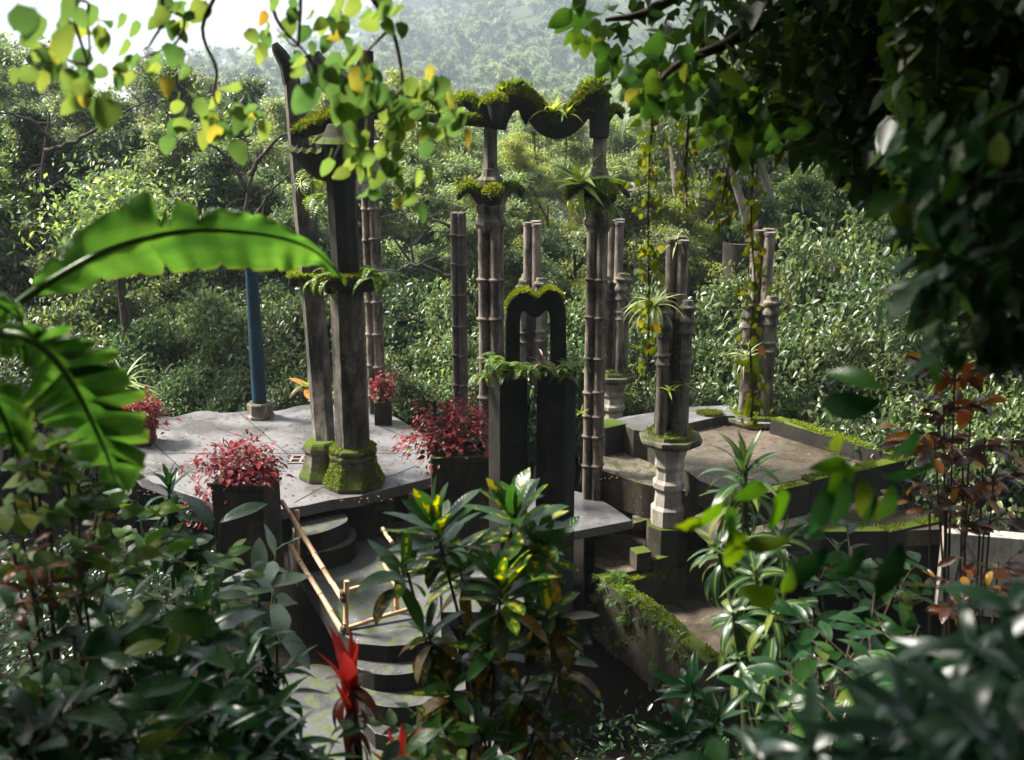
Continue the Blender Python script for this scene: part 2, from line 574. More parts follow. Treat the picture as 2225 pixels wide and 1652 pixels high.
M['spider_o'] = leaf_mat('spider_plant_leaf', [(0, (.17, .23, .08)), (1, (.32, .36, .15))], .45, .4, per='object', vein=False)
M['palm'] = leaf_mat('palm_leaflets', [(0, (.06, .1, .035)), (1, (.14, .19, .08))], .4, .4)
M['darkfern'] = leaf_mat('dark_fern', [(0, (.008, .024, .01)), (1, (.016, .042, .014))], .5, .15, spec=.35)
M['litter'] = leaf_mat('fallen_leaf', [(0, (.05, .025, .012)), (.6, (.12, .06, .025)), (.9, (.2, .1, .03)), (1, (.3, .06, .04))], .6, .1)


def banana_mat():
    m, t, out = nt('banana_leaf')
    tc = t.nodes.new("ShaderNodeTexCoord")
    at = t.nodes.new("ShaderNodeAttribute")
    at.attribute_name = "uvleaf"
    sep = t.nodes.new("ShaderNodeSeparateXYZ")
    t.links.new(at.outputs['Vector'], sep.inputs[0])
    wv = t.nodes.new("ShaderNodeTexWave")
    wv.bands_direction = 'X'
    wv.inputs['Scale'].default_value = 22
    wv.inputs['Distortion'].default_value = 1.5
    wv.inputs['Detail'].default_value = 3
    t.links.new(at.outputs['Vector'], wv.inputs['Vector'])
    n = noise(t, 4, 4, .6, at.outputs['Vector'])
    c = mix(t, n, (.016, .08, .008), (.045, .14, .012))
    c = mix(t, math_(t, 'MULTIPLY', wv.outputs[1], .55), c, (.014, .06, .008))  # fold shading painted in: dark bands over the veins, then broad lighter areas
    c = mix(t, ramp(t, noise(t, 1.6, 2, .5, at.outputs['Vector']), [(.42, (0, 0, 0)), (.6, (.6, .6, .6))]), c, (.075, .18, .016))
    edge = math_(t, 'MULTIPLY', math_(t, 'SUBTRACT', math_(t, 'ABSOLUTE', sep.outputs[1]), .93), 12, True)
    c = mix(t, math_(t, 'MULTIPLY', edge, .6), c, (.2, .2, .02))
    spots = ramp(t, noise(t, 30, 2, .5, at.outputs['Vector']), [(.7, (0, 0, 0)), (.74, (1, 1, 1))])
    c = mix(t, spots, c, (.16, .12, .02))
    bs = t.nodes.new("ShaderNodeBsdfPrincipled")
    t.links.new(c, bs.inputs['Base Color'])
    bs.inputs['Roughness'].default_value = .3
    b = t.nodes.new("ShaderNodeBump")
    b.inputs['Strength'].default_value = .5
    b.inputs['Distance'].default_value = .006
    t.links.new(wv.outputs[1], b.inputs['Height'])
    t.links.new(b.outputs[0], bs.inputs['Normal'])
    hs = t.nodes.new("ShaderNodeHueSaturation")
    hs.inputs['Hue'].default_value = .487
    hs.inputs['Value'].default_value = 2.9
    t.links.new(c, hs.inputs['Color'])
    tr = t.nodes.new("ShaderNodeBsdfTranslucent")
    t.links.new(hs.outputs[0], tr.inputs[0])
    ms = t.nodes.new("ShaderNodeMixShader")
    ms.inputs[0].default_value = .5
    t.links.new(bs.outputs[0], ms.inputs[1])
    t.links.new(tr.outputs[0], ms.inputs[2])
    t.links.new(ms.outputs[0], out.inputs[0])
    return m


M['banana'] = banana_mat()

# ------------------------------------------------------------------ leaf meshes (unit length along +Y, face +Z)


def blade(name, mat, width, shape, bend=0.3, fold=.2, nseg=7, wave=0.0, petiole=.0, roll=.0):
    """one leaf with a folded midrib that bends down along its length"""
    V, F = [], []
    ang = 0.0
    y = z = 0.0
    prev = 0.0
    for i in range(nseg + 1):
        t = i / nseg
        if i:
            ang = bend * t
            y += math.cos(ang) / nseg
            z -= math.sin(ang) / nseg
        w = shape(t) * width / 2
        wz = wave * math.sin(t * 9 + 1.3) * width
        V += [(-w, y, z + fold * w + wz), (0, y, z), (w, y, z + fold * w - wz)]
    for i in range(nseg):
        a = i * 3
        F += [(a, a + 1, a + 4, a + 3), (a + 1, a + 2, a + 5, a + 4)]
    if petiole:
        k = len(V)
        V += [(-.014, -petiole, .06 * petiole), (.014, -petiole, .06 * petiole), (.014, .02, .004), (-.014, .02, .004)]
        F.append((k, k + 1, k + 2, k + 3))
    me = bpy.data.meshes.new(name)
    me.from_pydata(V, [], F)
    me.polygons.foreach_set("use_smooth", [True] * len(F))
    me.materials.append(mat)
    me.update()
    return me


sh_ovate = lambda t: (0.02 if t < .001 else (math.sin(math.pi * t ** .62) ** .75)) * (1 if t < .999 else .0)
sh_oblong = lambda t: max(0.02, math.sin(math.pi * min(1, t * .97 + .015)) ** .55) if t < .999 else .02
sh_lance = lambda t: (.45 + .55 * math.sin(math.pi * min(1, t * 1.25) * .72)) * (1 - max(0, (t - .45) / .55) ** 1.7) if t < .999 else 0.01
sh_strap = lambda t: (.75 + .25 * math.sin(math.pi * t)) * (1 - t ** 3) if t < .999 else 0.01
sh_ellip = lambda t: math.sin(math.pi * t) ** .8 if 0 < t < 1 else .02


def blades(name, mat, width, shape, bends, **kw):
    return [blade(name, mat, width * k, shape, b, **kw) for b, k in zip(bends, (1, .9, 1.12, .95, 1.05))]


LF = {
    'over': blades('overhang_leaf', M['over_o'], .66, sh_ovate, (.3, .7, 1.1), petiole=.4, wave=.03),
    'yellow': blades('yellow_leaf', M['yellow_o'], .7, sh_ovate, (.2, .5, .9, .7), petiole=.45, wave=.03),
    'vine': blades('vine_leaf', M['vine_o'], .78, sh_ovate, (.3, .8), nseg=5, petiole=.5),
    'croton': blades('croton_leaf', M['croton_o'], .31, sh_oblong, (.2, .6, 1.0, .4), fold=.2, wave=.03),
    'crotonold': blades('croton_old', M['crotonold_o'], .31, sh_oblong, (.6, 1.1, 1.5), fold=.2, wave=.04),
    'orange': blades('orange_leaf', M['orange_o'], .36, sh_oblong, (.3, .8, 1.2), fold=.2, wave=.03, nseg=5),
    'red': blades('coleus_leaf', M['red_o'], .62, sh_ovate, (.3, .8, 1.2), nseg=4),
    'cordy': blades('cordyline_leaf', M['cordy_o'], .19, sh_strap, (.1, .25, .5), fold=.3),
    'cordyold': blades('cordyline_old', M['cordyold_o'], .2, sh_lance, (1.0, 1.6, 2.1), fold=.35),
    'drac': blades('dracaena_leaf', M['drac_o'], .2, sh_lance, (.4, .9, 1.4, 1.9), fold=.35, nseg=8),
    'dracst': blades('striped_leaf', M['dracst_o'], .17, sh_lance, (.5, 1.1, 1.7, 2.2), fold=.3, nseg=8),
    'broad': blades('broad_leaf', M['broad_o'], .4, sh_ellip, (.3, .8, 1.3), wave=.03),
    'bright': blades('bright_leaf', M['bright_o'], .5, sh_ovate, (.2, .6, 1.0), petiole=.3, wave=.04),
    'sheen': blades('sheen_leaf', M['sheen_o'], .2, sh_lance, (.3, .7, 1.1, 1.6), fold=.2, nseg=8),
    'grey': blades('grey_leaf', M['grey_o'], .36, sh_ellip, (.3, .7, 1.0), wave=.05, nseg=9),
    'brom': blades('bromeliad_leaf', M['brom_o'], .15, sh_strap, (.4, .9, 1.5), fold=.5),
    'spider': blades('spider_leaf', M['spider_o'], .075, sh_strap, (.8, 1.5, 2.2), fold=.5, nseg=9),
}


def put_leaf(parent, key, pos, d, nrm, L, name='leaf', roll=0.0):
    me = R.choice(LF[key]) if isinstance(key, str) else R.choice(key)
    d = Vector(d).normalized()
    n = Vector(nrm)
    s = d.cross(n)
    if s.length < 1e-4:
        s = d.orthogonal()
    s.normalize()
    n = s.cross(d)
    o = bpy.data.objects.new(name, me)
    COL.objects.link(o)
    m = Matrix(((s.x, d.x, n.x), (s.y, d.y, n.y), (s.z, d.z, n.z)))
    if roll:
        m = m @ Matrix.Rotation(roll, 3, 'Y')
    q = m.to_quaternion()
    off = Vector(pos) - parent.location
    if parent.parent is not None:
        off -= parent.parent.location
    o.rotation_mode = 'QUATERNION'
    o.rotation_quaternion = q
    o.location = off
    o.scale = (L, L, L)
    o.parent = parent
    return o


def rosette(parent, keys, c, n, L, e0=75, e1=-15, axis=(0, 0, 1), stem=.0, name='leaf', jit=.2, a0=None):
    """spiral of leaves; e0 elevation of the inner/upper, e1 of the outer/lower ones (degrees)"""
    q = Vector((0, 0, 1)).rotation_difference(Vector(axis).normalized())
    a = R.random() * 6.28 if a0 is None else a0
    for i in range(n):
        t = i / max(1, n - 1)
        a += 2.4 + R.uniform(-jit, jit)
        e = math.radians(e0 + (e1 - e0) * t + R.uniform(-10, 10))
        d = Vector((math.cos(a) * math.cos(e), math.sin(a) * math.cos(e), math.sin(e)))
        nn = Vector((-math.cos(a) * math.sin(e), -math.sin(a) * math.sin(e), math.cos(e)))
        nn += Vector((R.uniform(-.3, .3), R.uniform(-.3, .3), 0))
        k = keys if isinstance(keys, str) else (keys[0] if t < keys[2] else keys[1])
        put_leaf(parent, k, Vector(c) + q @ Vector((0, 0, -stem * t)), q @ d, q @ nn, L * R.uniform(.75, 1.1) * (.75 + .25 * min(1, t * 3)), name)


def moss_on(src, name, mat, n, size, minz=.3, parent=None, seed=1, spread=.6, dens=None):
    """tiny upright tufts scattered over the upward faces of a mesh: one uncountable part"""
    me = src.data
    rg = np.random.default_rng(seed)
    me.calc_loop_triangles()
    nt_ = len(me.loop_triangles)
    tv = np.empty(nt_ * 3, dtype=np.int32)
    me.loop_triangles.foreach_get("vertices", tv)
    co = np.empty(len(me.vertices) * 3, dtype=np.float32)
    me.vertices.foreach_get("co", co)
    P = co.reshape(-1, 3)[tv.reshape(-1, 3)]
    cr = np.cross(P[:, 1] - P[:, 0], P[:, 2] - P[:, 0])
    ar = np.linalg.norm(cr, axis=1) / 2
    nr = unit(cr)
    ok = (nr[:, 2] > minz) & (ar > 1e-7)
    if not ok.any():
        return None
    P, ar, nr = P[ok], ar[ok], nr[ok]
    i = rg.choice(len(P), n, p=ar / ar.sum())
    u, v = rg.random(n), rg.random(n)
    fl = u + v > 1
    u[fl], v[fl] = 1 - u[fl], 1 - v[fl]
    b = P[i, 0] + (P[i, 1] - P[i, 0]) * u[:, None] + (P[i, 2] - P[i, 0]) * v[:, None]
    # patchy: drop by a cheap sine noise
    k = np.sin(b[:, 0] * 9.1 + seed) + np.sin(b[:, 1] * 7.3 + 2 * seed) + np.sin(b[:, 2] * 8.7 + b[:, 0] * 5)
    keep = k > (-3 if dens is None else dens)
    b, nn = b[keep], nr[i][keep]
    d = nn + rg.normal(0, spread, b.shape)
    V, F = leaf_arrays(b - nn * size * .1, d, rg.normal(0, 1, b.shape), size * rg.uniform(.6, 1.3, len(b)), size * .5, .1)
    o = obj(name, mesh_arrays(name, V, F, mat), parent or src)
    o['kind'] = 'stuff'
    return o


def fern_tuft(parent, c, n, L, mat=None, seed=0, name='fern', down=0.0, spread=(0, 6.28), bend=1.0, lw=.12):
    """arching fronds with paired leaflets, joined as one tuft"""
    rg = np.random.default_rng(seed)
    B, D, NN, LL = [], [], [], []
    for i in range(n):
        a = rg.uniform(*spread)
        e = rg.uniform(.2, 1.1) - down
        h = np.array([math.cos(a), math.sin(a), 0.0])
        p = np.array(c, dtype=float) + rg.normal(0, .04, 3)
        Lf = L * rg.uniform(.6, 1.15)
        m = 13
        for k in range(m):
            t = k / m
            ee = e - bend * 1.6 * t
            dv = h * math.cos(ee) + np.array([0, 0, math.sin(ee)])
            p = p + dv * Lf / m
            sd2 = np.cross(dv, [0, 0, 1.0])
            sd2 /= max(1e-6, np.linalg.norm(sd2))
            up = np.cross(sd2, dv)
            for sg in (-1, 1):
                B.append(p); D.append(sd2 * sg + dv * .35 + up * .1); NN.append(up + rg.normal(0, .15, 3)); LL.append(Lf * .26 * (1 - t) ** .6 + .01)
    B, D, NN, LL = map(np.array, (B, D, NN, LL))
    V, F = leaf_arrays(B, D, NN, LL, LL * .42, .05)
    org = np.array(parent.location) if parent is not None else np.zeros(3)
    if parent is not None and parent.parent is not None:
        org = org + np.array(parent.parent.location)
    o = obj(name, mesh_arrays(name, V - org, F, mat or M['fern']), parent)
    o['kind'] = 'stuff'
    return o


# ------------------------------------------------------------------ tree builders


def tree_meshes(seed, H, trunk_r, crown_r, base_f, leaf, nleaf, lmat, bark, nl=8, ns=6, ntw=5, flat=.6, lean=0.0):
    """trunk, branches and crown meshes of one tree standing at the origin"""
    rg = np.random.default_rng(seed)
    tr, br = MB(), MB()
    top = np.array([lean * H, 0, H * .86])
    path = [np.array([0, 0, -.5])]
    for k in range(1, 8):
        t = k / 7
        path.append(np.array([lean * H * t, 0, H * .86 * t]) + np.append(rg.normal(0, .035 * H * (t * (1 - t) + .12), 2), 0))
    rad = [trunk_r * (1.25 - 1.08 * (k / 7)) for k in range(8)]
    tr.sweep(path, rad, 8)
    tips = []
    for i in range(nl):
        t = base_f + (1 - base_f) * (i + rg.uniform(0, .7)) / nl
        t = min(t, .98)
        f = t * 7
        a0 = int(min(6, f))
        p0 = path[a0] + (path[a0 + 1] - path[a0]) * (f - a0)
        az = i * 2.4 + rg.uniform(-.4, .4)
        env = math.sqrt(max(.08, 1 - ((t - .62) / .55) ** 2))
        ln = crown_r * env * rg.uniform(.75, 1.05)
        el = rg.uniform(.15, .6) + .55 * (t - .4)
        d = np.array([math.cos(az) * math.cos(el), math.sin(az) * math.cos(el), math.sin(el)])
        pts = [p0]
        for k in range(1, 6):
            d = unit((d + rg.normal(0, .16, 3) + np.array([0, 0, .03]))[None])[0]
            pts.append(pts[-1] + d * ln / 5)
        br.sweep(pts, lerp_list([trunk_r * .42, trunk_r * .1], 6), 5, cap=False)
        for j in range(ns):
            tt = .3 + .7 * (j + rg.random()) / ns
            ff = min(4.99, tt * 5)
            b0 = int(ff)
            q0 = pts[b0] + (pts[b0 + 1] - pts[b0]) * (ff - b0)
            dd = unit((d * .5 + rg.normal(0, .6, 3) * np.array([1, 1, .6]) + np.array([0, 0, .15]))[None])[0]
            sl_ = ln * rg.uniform(.25, .45) * (1.15 - tt * .5)
            sp = [q0, q0 + dd * sl_ * .5 + rg.normal(0, .05, 3), q0 + dd * sl_ + rg.normal(0, .08, 3)]
            br.sweep(sp, [trunk_r * .14, trunk_r * .09, trunk_r * .05], 4, cap=False)
            for k in range(ntw):
                e = rg.random() * .8 + .2
                q1 = sp[0] + (sp[2] - sp[0]) * e
                d2 = unit((dd * .4 + rg.normal(0, .75, 3) * np.array([1, 1, flat]))[None])[0]
                tl = sl_ * rg.uniform(.35, .75)
                q2 = q1 + d2 * tl
                if k < 3:
                    br.sweep([q1, q2], [trunk_r * .05, trunk_r * .02], 3, cap=False)
                tips.append((q1, q2))
    tips = [q for i_, q in enumerate(tips) if (i_ // ntw) % 5 != 2]      # some boughs stay bare
    A = np.array([a for a, b in tips])
    Bq = np.array([b for a, b in tips])
    idx = rg.integers(0, len(tips), nleaf)
    u = rg.random(nleaf) ** .6
    sc = crown_r * .05
    base = A[idx] + (Bq[idx] - A[idx]) * u[:, None] * 1.15 + rg.normal(0, 1, (nleaf, 3)) * np.array([sc, sc, sc * flat])
    out = (Bq - A)[idx]
    out = unit(out) * .8
    d = out + rg.normal(0, .7, (nleaf, 3)) + np.array([0, 0, -.35])
    nrm = rg.normal(0, .45, (nleaf, 3)) + np.array([0, 0, 1.0])
    L = leaf * rg.uniform(.6, 1.25, nleaf)
    V, F = leaf_arrays(base, d, nrm, L, L * .46, .12, False, .12)
    return tr.mesh('trunk', bark, 60), br.mesh('branches', bark, 60), mesh_arrays('crown', V, F, lmat)


def shrub_meshes(seed, rx, rz, leaf, nleaf, lmat, wide=True, nst=7, clumps=60, droop=.2):
    """a bush: stems from the ground and clumps of leaves over an uneven dome"""
    rg = np.random.default_rng(seed)
    st = MB()
    C = []
    for i in range(clumps):
        a = rg.uniform(0, 6.28)
        e = math.asin(rg.uniform(-.15, 1))
        r = rg.uniform(.55, 1.0) * (1 + .18 * math.sin(3 * a + seed) + .1 * math.sin(7 * e))
        C.append((math.cos(a) * math.cos(e) * rx * r, math.sin(a) * math.cos(e) * rx * r, rz * (.5 + .5 * math.sin(e) * r)))
    C = np.array(C)
    for i in range(nst):
        c = C[i * (clumps // nst)]
        st.sweep([(c[0] * .08, c[1] * .08, -.4), (c[0] * .35, c[1] * .35, c[2] * .5), tuple(c)], [.05 * rx ** .5, .03, .01], 5)
    for i in range(0, clumps, 2):
        c = C[i]
        q = c * rg.uniform(.3, .6)
        st.sweep([tuple(q), tuple(c)], [.018, .006], 3, cap=False)
    idx = rg.integers(0, clumps, nleaf)
    sc = rx * .125
    off = rg.normal(0, 1, (nleaf, 3)) * np.array([sc, sc, sc * .6])
    base = C[idx] + off
    outw = unit(base - np.array([0, 0, rz * .4]))
    d = outw * .7 + rg.normal(0, .6, (nleaf, 3)) + np.array([0, 0, -.2])
    nrm = outw * .6 + rg.normal(0, .4, (nleaf, 3)) + np.array([0, 0, .8])
    L = leaf * rg.uniform(.6, 1.25, nleaf)
    V, F = leaf_arrays(base, d, nrm, L, L * .48, .12, wide, droop)
    return st.mesh('stem', M['bark'], 60), mesh_arrays('foliage', V, F, lmat)


def place_tree(kit, loc, sc, rz, name, label, group, cat='tree', parts=('trunk', 'branches', 'crown')):
    e = empty(name, loc, label, cat, group, rz)
    e.scale = (sc[0], sc[0], sc[1]) if isinstance(sc, tuple) else (sc, sc, sc)
    for n, me in zip(parts, kit):
        obj(n, me, e)
    return e

# ------------------------------------------------------------------ ground, hill, haze


def sm(a, b, x):
    t = np.clip((x - a) / (b - a), 0, 1)
    return t * t * (3 - 2 * t)


def gz(x, y):
    x = np.asarray(x, dtype=float)
    y = np.asarray(y, dtype=float)
    z = np.interp(y, [0, 1, 2, 3.5, 5, 6.5, 8, 9, 10, 11, 12, 13, 14], [5.3, 5.1, 4.7, 3.9, 2.85, 1.8, .7, -.1, -.95, -1.9, -2.75, -3.1, -3.2])   # the bank the camera stands on
    z = z + np.clip(-y, 0, 40) * .42                                   # unseen slope rising behind it, put in to block light from there
    z = z - 2.6 * sm(24, 36, y) - 3.0 * sm(36, 60, y)
    z = z + sm(8, 20, x) * (4.5 * sm(8, 14, y) * (1 - sm(34, 50, y)))   # right-hand slope
    z = z + sm(-10, -20, x) * 2.0 * sm(6, 14, y) * (1 - sm(34, 50, y))
    ridge = np.interp(x / np.maximum(y, 1) * 290, [-200, -110, -72, -55, -42, -28, -10, 10, 40, 90, 200], [-10, -9, -7, -4, 3, 15, 29, 42, 54, 62, 66])
    z = z + (ridge * 5.1 + 8.8) * sm(350, 1440, y)
    z = z + .35 * np.sin(x * .5 + y * .31) * sm(18, 30, y) + 8 * np.sin(x * .014 + 1) * np.sin(y * .011) * sm(350, 600, y)
    return z


def terrain():
    xs = np.concatenate([-np.geomspace(820, 1, 74), np.linspace(-.7, .7, 4), np.geomspace(1, 820, 74)])
    xs = np.unique(np.concatenate([xs, np.linspace(-20, 20, 41)]))
    ys = np.unique(np.concatenate([np.linspace(-45, 60, 90), np.geomspace(61, 1560, 68)]))
    X, Yy = np.meshgrid(xs, ys)
    Z = gz(X, Yy) + .06 * np.sin(X * 3.1) * np.sin(Yy * 2.7)
    V = np.stack([X, Yy, Z], -1).reshape(-1, 3)
    nx, ny = len(xs), len(ys)
    i = (np.arange(ny - 1)[:, None] * nx + np.arange(nx - 1)[None]).ravel()
    F = np.concatenate([np.stack([i, i + 1, i + nx + 1], 1), np.stack([i, i + nx + 1, i + nx], 1)])
    near = V[F[:, 0], 1] < 100
    for nm, sel, mt in (('ground', near, M['soil']), ('hill', ~near, M['hill'])):
        me = mesh_arrays(nm, V, F[sel], mt)
        me.polygons.foreach_set("use_smooth", [True] * len(me.polygons))
        o = obj(nm, me)
        o['kind'] = 'structure'


terrain()


def haze():
    m, t, out = nt('haze_air')
    v = t.nodes.new("ShaderNodeVolumePrincipled")
    v.inputs['Color'].default_value = (.74, .87, 1.0, 1)
    v.inputs['Density'].default_value = .0005
    v.inputs['Anisotropy'].default_value = .3
    t.links.new(v.outputs[0], out.inputs['Volume'])
    b = MB().box((0, 758, 212), (1660, 1630, 450))
    o = b.build('haze', m)
    o['kind'] = 'stuff'


haze()

# ------------------------------------------------------------------ built terraces and floors


def slab(name, px, z, depth, mat, parent=None, bevel=.012, kind=None, smoothpoly=0, side=None):
    pts = [G(x, y, z) for x, y in px]
    for _ in range(smoothpoly):
        q = []
        for i in range(len(pts)):
            a, b = pts[i], pts[(i + 1) % len(pts)]
            q += [a * .75 + b * .25, a * .25 + b * .75]
        pts = q
    o = MB().prism(pts, z, depth).build(name, mat, parent, None, bevel)
    if kind: o['kind'] = kind
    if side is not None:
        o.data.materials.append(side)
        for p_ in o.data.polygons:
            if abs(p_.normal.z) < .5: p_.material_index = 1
    return o


TERR = [(286, 1015), (300, 960), (328, 912), (352, 905), (378, 906), (402, 900), (425, 894), (452, 892), (480, 897), (508, 896), (530, 893),
        (600, 893), (618, 890), (636, 884), (658, 880), (700, 878), (770, 884), (836, 893), (880, 918), (918, 944), (960, 966), (1020, 985), (1020, 1012),
        (930, 1040), (850, 1060), (782, 1078), (720, 1086), (662, 1099), (600, 1108), (470, 1095), (400, 1072), (305, 1037)]
ter = slab('terrace', TERR, 0, .2, M['terrace'], None, .015, 'structure')
for px, py in ((868, 1052), (930, 1034), (690, 1085), (420, 1070), (345, 1040), (560, 1090)):
    g = G(px, py, -.2)
    MB().box((g.x, g.y + .25, -1.2), (.24, .24, 2.0)).build('post', M['dark'], ter, None, .01)
MB().lathe((-2.78, 18.35, -1.75), [(.62, 0), (.5, .3), (.4, .7), (.36, 1.2), (.42, 1.54)], 8, .39).build('buttress', M['dark'], ter, None, .01)
for a, b in (((640, 1092), (708, 1055)), ((308, 1030), (400, 1015)), ((812, 1050), (905, 1012)), ((470, 930), (560, 960)), ((330, 960), (480, 1098)), ((520, 897), (640, 1000)), ((720, 882), (905, 960)), ((350, 985), (905, 985))):
    pa, pb = G(*a, .004), G(*b, .004)
    dv = (pb - pa).normalized()
    pp = Vector((-dv.y, dv.x, 0)) * .008
    MB().add([pa - pp, pb - pp, pb + pp, pa + pp], [(0, 1, 2, 3)]).build('crack', M['soil'], ter)

lo = slab('paving', [(880, 1050), (1010, 1020), (1190, 1045), (1190, 1165), (1160, 1330), (960, 1330), (760, 1180), (770, 1100)], -1.0, .3, M['path'], None, .01, 'structure')
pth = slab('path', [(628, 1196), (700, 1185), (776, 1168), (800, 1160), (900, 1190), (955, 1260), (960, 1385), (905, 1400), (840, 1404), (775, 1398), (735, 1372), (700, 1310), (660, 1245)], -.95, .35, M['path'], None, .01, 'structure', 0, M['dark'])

st = empty('stone_steps', G(720, 1140, -.5), 'curved grey cement steps with dark risers going down from the terrace edge', 'steps')
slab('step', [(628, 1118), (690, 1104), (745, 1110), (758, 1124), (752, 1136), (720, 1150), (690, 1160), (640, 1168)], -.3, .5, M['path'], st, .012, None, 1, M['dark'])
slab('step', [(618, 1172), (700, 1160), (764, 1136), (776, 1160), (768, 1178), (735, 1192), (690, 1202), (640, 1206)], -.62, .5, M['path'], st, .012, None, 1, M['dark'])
st2 = empty('stone_steps', G(860, 1440, -1.2), 'lower flight of rounded cement steps below the bamboo barrier, half behind the red leaved plant', 'steps')
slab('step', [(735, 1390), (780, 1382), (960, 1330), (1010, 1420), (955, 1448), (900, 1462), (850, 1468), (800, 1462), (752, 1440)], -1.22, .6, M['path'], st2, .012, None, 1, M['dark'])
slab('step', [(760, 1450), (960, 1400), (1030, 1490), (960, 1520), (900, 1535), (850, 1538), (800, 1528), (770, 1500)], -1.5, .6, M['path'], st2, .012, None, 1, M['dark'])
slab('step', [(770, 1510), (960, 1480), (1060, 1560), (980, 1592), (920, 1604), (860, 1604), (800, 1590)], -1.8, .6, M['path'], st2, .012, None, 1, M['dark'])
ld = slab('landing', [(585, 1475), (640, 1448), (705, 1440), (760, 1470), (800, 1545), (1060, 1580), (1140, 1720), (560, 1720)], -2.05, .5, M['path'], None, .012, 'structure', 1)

# right-hand plaza
pz = slab('upper_plaza', [(1335, 911), (1360, 905), (1495, 884), (1600, 880), (1640, 905), (1572, 903), (1486, 922), (1420, 938), (1377, 934)], 0.0, 1.3, M['terrace'], None, .015, 'structure', 0, M['wallmoss'])
trf = slab('basin_floor', [(1383, 938), (1486, 921), (1590, 901), (1700, 905), (1960, 985), (1748, 1040), (1590, 1070), (1520, 1045)], -.2, .5, M['wetbrown'], None, .0, 'structure', 0, M['wallmoss'])


def wall_px(name, pts, z, w, h, mat, parent=None, bevel=.015, label=None, cat=None):
    P = [G(x, y, z) for x, y in pts]
    b = MB()
    for i in range(len(P) - 1):
        a, c = P[i], P[i + 1]
        d = (c - a)
        rz = math.atan2(d.y, d.x)
        mid = (a + c) / 2
        b.box((mid.x, mid.y, z - h / 2 - .002 * i), (d.length + (w if i else 0), w, h), rz)
    o = b.build(name, mat, parent, None, bevel)
    if label: setp(o, label, cat)
    return o


w1 = wall_px('low_wall', [(1684, 907), (1960, 987)], .12, .32, 1.0, M['mossdark'], label='long low mossy wall along the right edge of the shallow basin', cat='wall')
w2 = wall_px('low_wall', [(1975, 992), (1752, 1040)], .09, .26, .62, M['mossdark'], label='short mossy kerb wall closing the near right corner of the basin', cat='wall')
w3 = wall_px('low_wall', [(1752, 1046), (1600, 1078)], .05, .22, .6, M['mossdark'], label='low cement kerb on the near edge of the basin behind the striped leaves', cat='wall')
w4 = wall_px('low_wall', [(1300, 924), (1345, 914)], .02, .5, 1.1, M['dark'], label='dark cement base block under the rear round pedestal', cat='wall')
bench = slab('bench_ledge', [(1286, 968), (1338, 972), (1428, 1012), (1500, 1052), (1530, 1072), (1490, 1066), (1440, 1060), (1396, 1051), (1302, 1021), (1284, 1016)], -.6, .7, M['tan'], None, .015, 'structure', 0, M['wallmoss'])
t2 = slab('lower_slab', [(1185, 1080), (1240, 1064), (1296, 1080), (1330, 1100), (1374, 1131), (1253, 1154), (1190, 1165)], -1.15, .18, M['terrace'], None, .012, 'structure')
MB().box((*G(1290, 1120, -1.4).xy, -2.3), (.35, .35, 1.9)).build('post', M['dark'], t2, None, .01)
slab('step_ledge', [(1374, 1120), (1440, 1108), (1440, 1121), (1376, 1138)], -1.3, .2, M['tan'], None, .01, 'structure', 0, M['wallmoss'])
t3 = slab('wet_floor', [(1290, 1165), (1420, 1120), (1520, 1115), (1580, 1170), (1500, 1200), (1440, 1225), (1345, 1248), (1292, 1230)], -1.85, .35, M['wetbrown'], None, .01, 'structure', 0, M['wallmoss'])
kb = wall_px('kerb', [(1414, 1215), (1506, 1190)], -1.66, .16, .5, M['wallmoss'], label='short dark kerb running from the square block along the wet brown floor', cat='kerb')
bk = MB().box((*G(1392, 1205, -1.6).xy, -1.68), (.31, .31, .36), .35).build('cement_block', M['wallmoss'], None, None, .02)
setp(bk, 'small square mossy cement block at the corner of the wet brown floor', 'block')
w5 = wall_px('retaining_wall', [(1310, 1244), (1420, 1325), (1540, 1425)], -1.9, .34, 2.2, M['wallmoss'], label='mossy retaining wall sloping towards the viewer beside the dark pit', cat='wall')
w6 = wall_px('retaining_wall', [(1345, 1262), (1520, 1215)], -1.95, .3, 1.6, M['wallmoss'], label='mossy cross wall in front of the square block', cat='wall')
slab('sunken_floor', [(1380, 1300), (1460, 1240), (1640, 1260), (1640, 1420), (1540, 1420)], -2.6, .2, M['wetbrown'], None, .0, 'structure')
slab('court', [(1510, 1120), (1600, 1080), (1780, 1045), (1960, 1000), (2300, 1040), (2400, 1160), (2050, 1150), (1800, 1160), (1570, 1175)], -.75, .3, M['wetbrown'], None, .0, 'structure', 0, M['wallmoss'])
w7 = wall_px('low_wall', [(1760, 1150), (1935, 1148), (2060, 1122)], -.7, .22, 1.0, M['mossdark'], label='mossy kerb wall in front of the brown court at the right', cat='wall')
w8 = wall_px('garden_wall', [(2050, 1150), (2290, 1170)], -.55, .3, 1.5, M['pale'], label='pale plastered wall behind the orange leaved shrub', cat='wall')
for o_, n_, s_ in ((w1, 5200, .05), (w2, 2600, .05), (w7, 1800, .05), (w5, 4200, .06), (w6, 2200, .06), (w3, 900, .04)):
    moss_on(o_, 'moss', M['moss'], n_, s_, .5, seed=n_, dens=-.6)
fern_tuft(w5, G(1345, 1262, -1.9), 16, .35, seed=3, spread=(0, 6.28))
for k, (px, py) in enumerate([(1330, 1262), (1365, 1285), (1385, 1310), (1410, 1322), (1432, 1335), (1455, 1360), (1480, 1378), (1340, 1300)]):
    fern_tuft(w5, G(px, py, -1.9), 12, .24, seed=10 + k, down=.3)
fern_tuft(w6, G(1440, 1240, -1.95), 9, .18, seed=31)
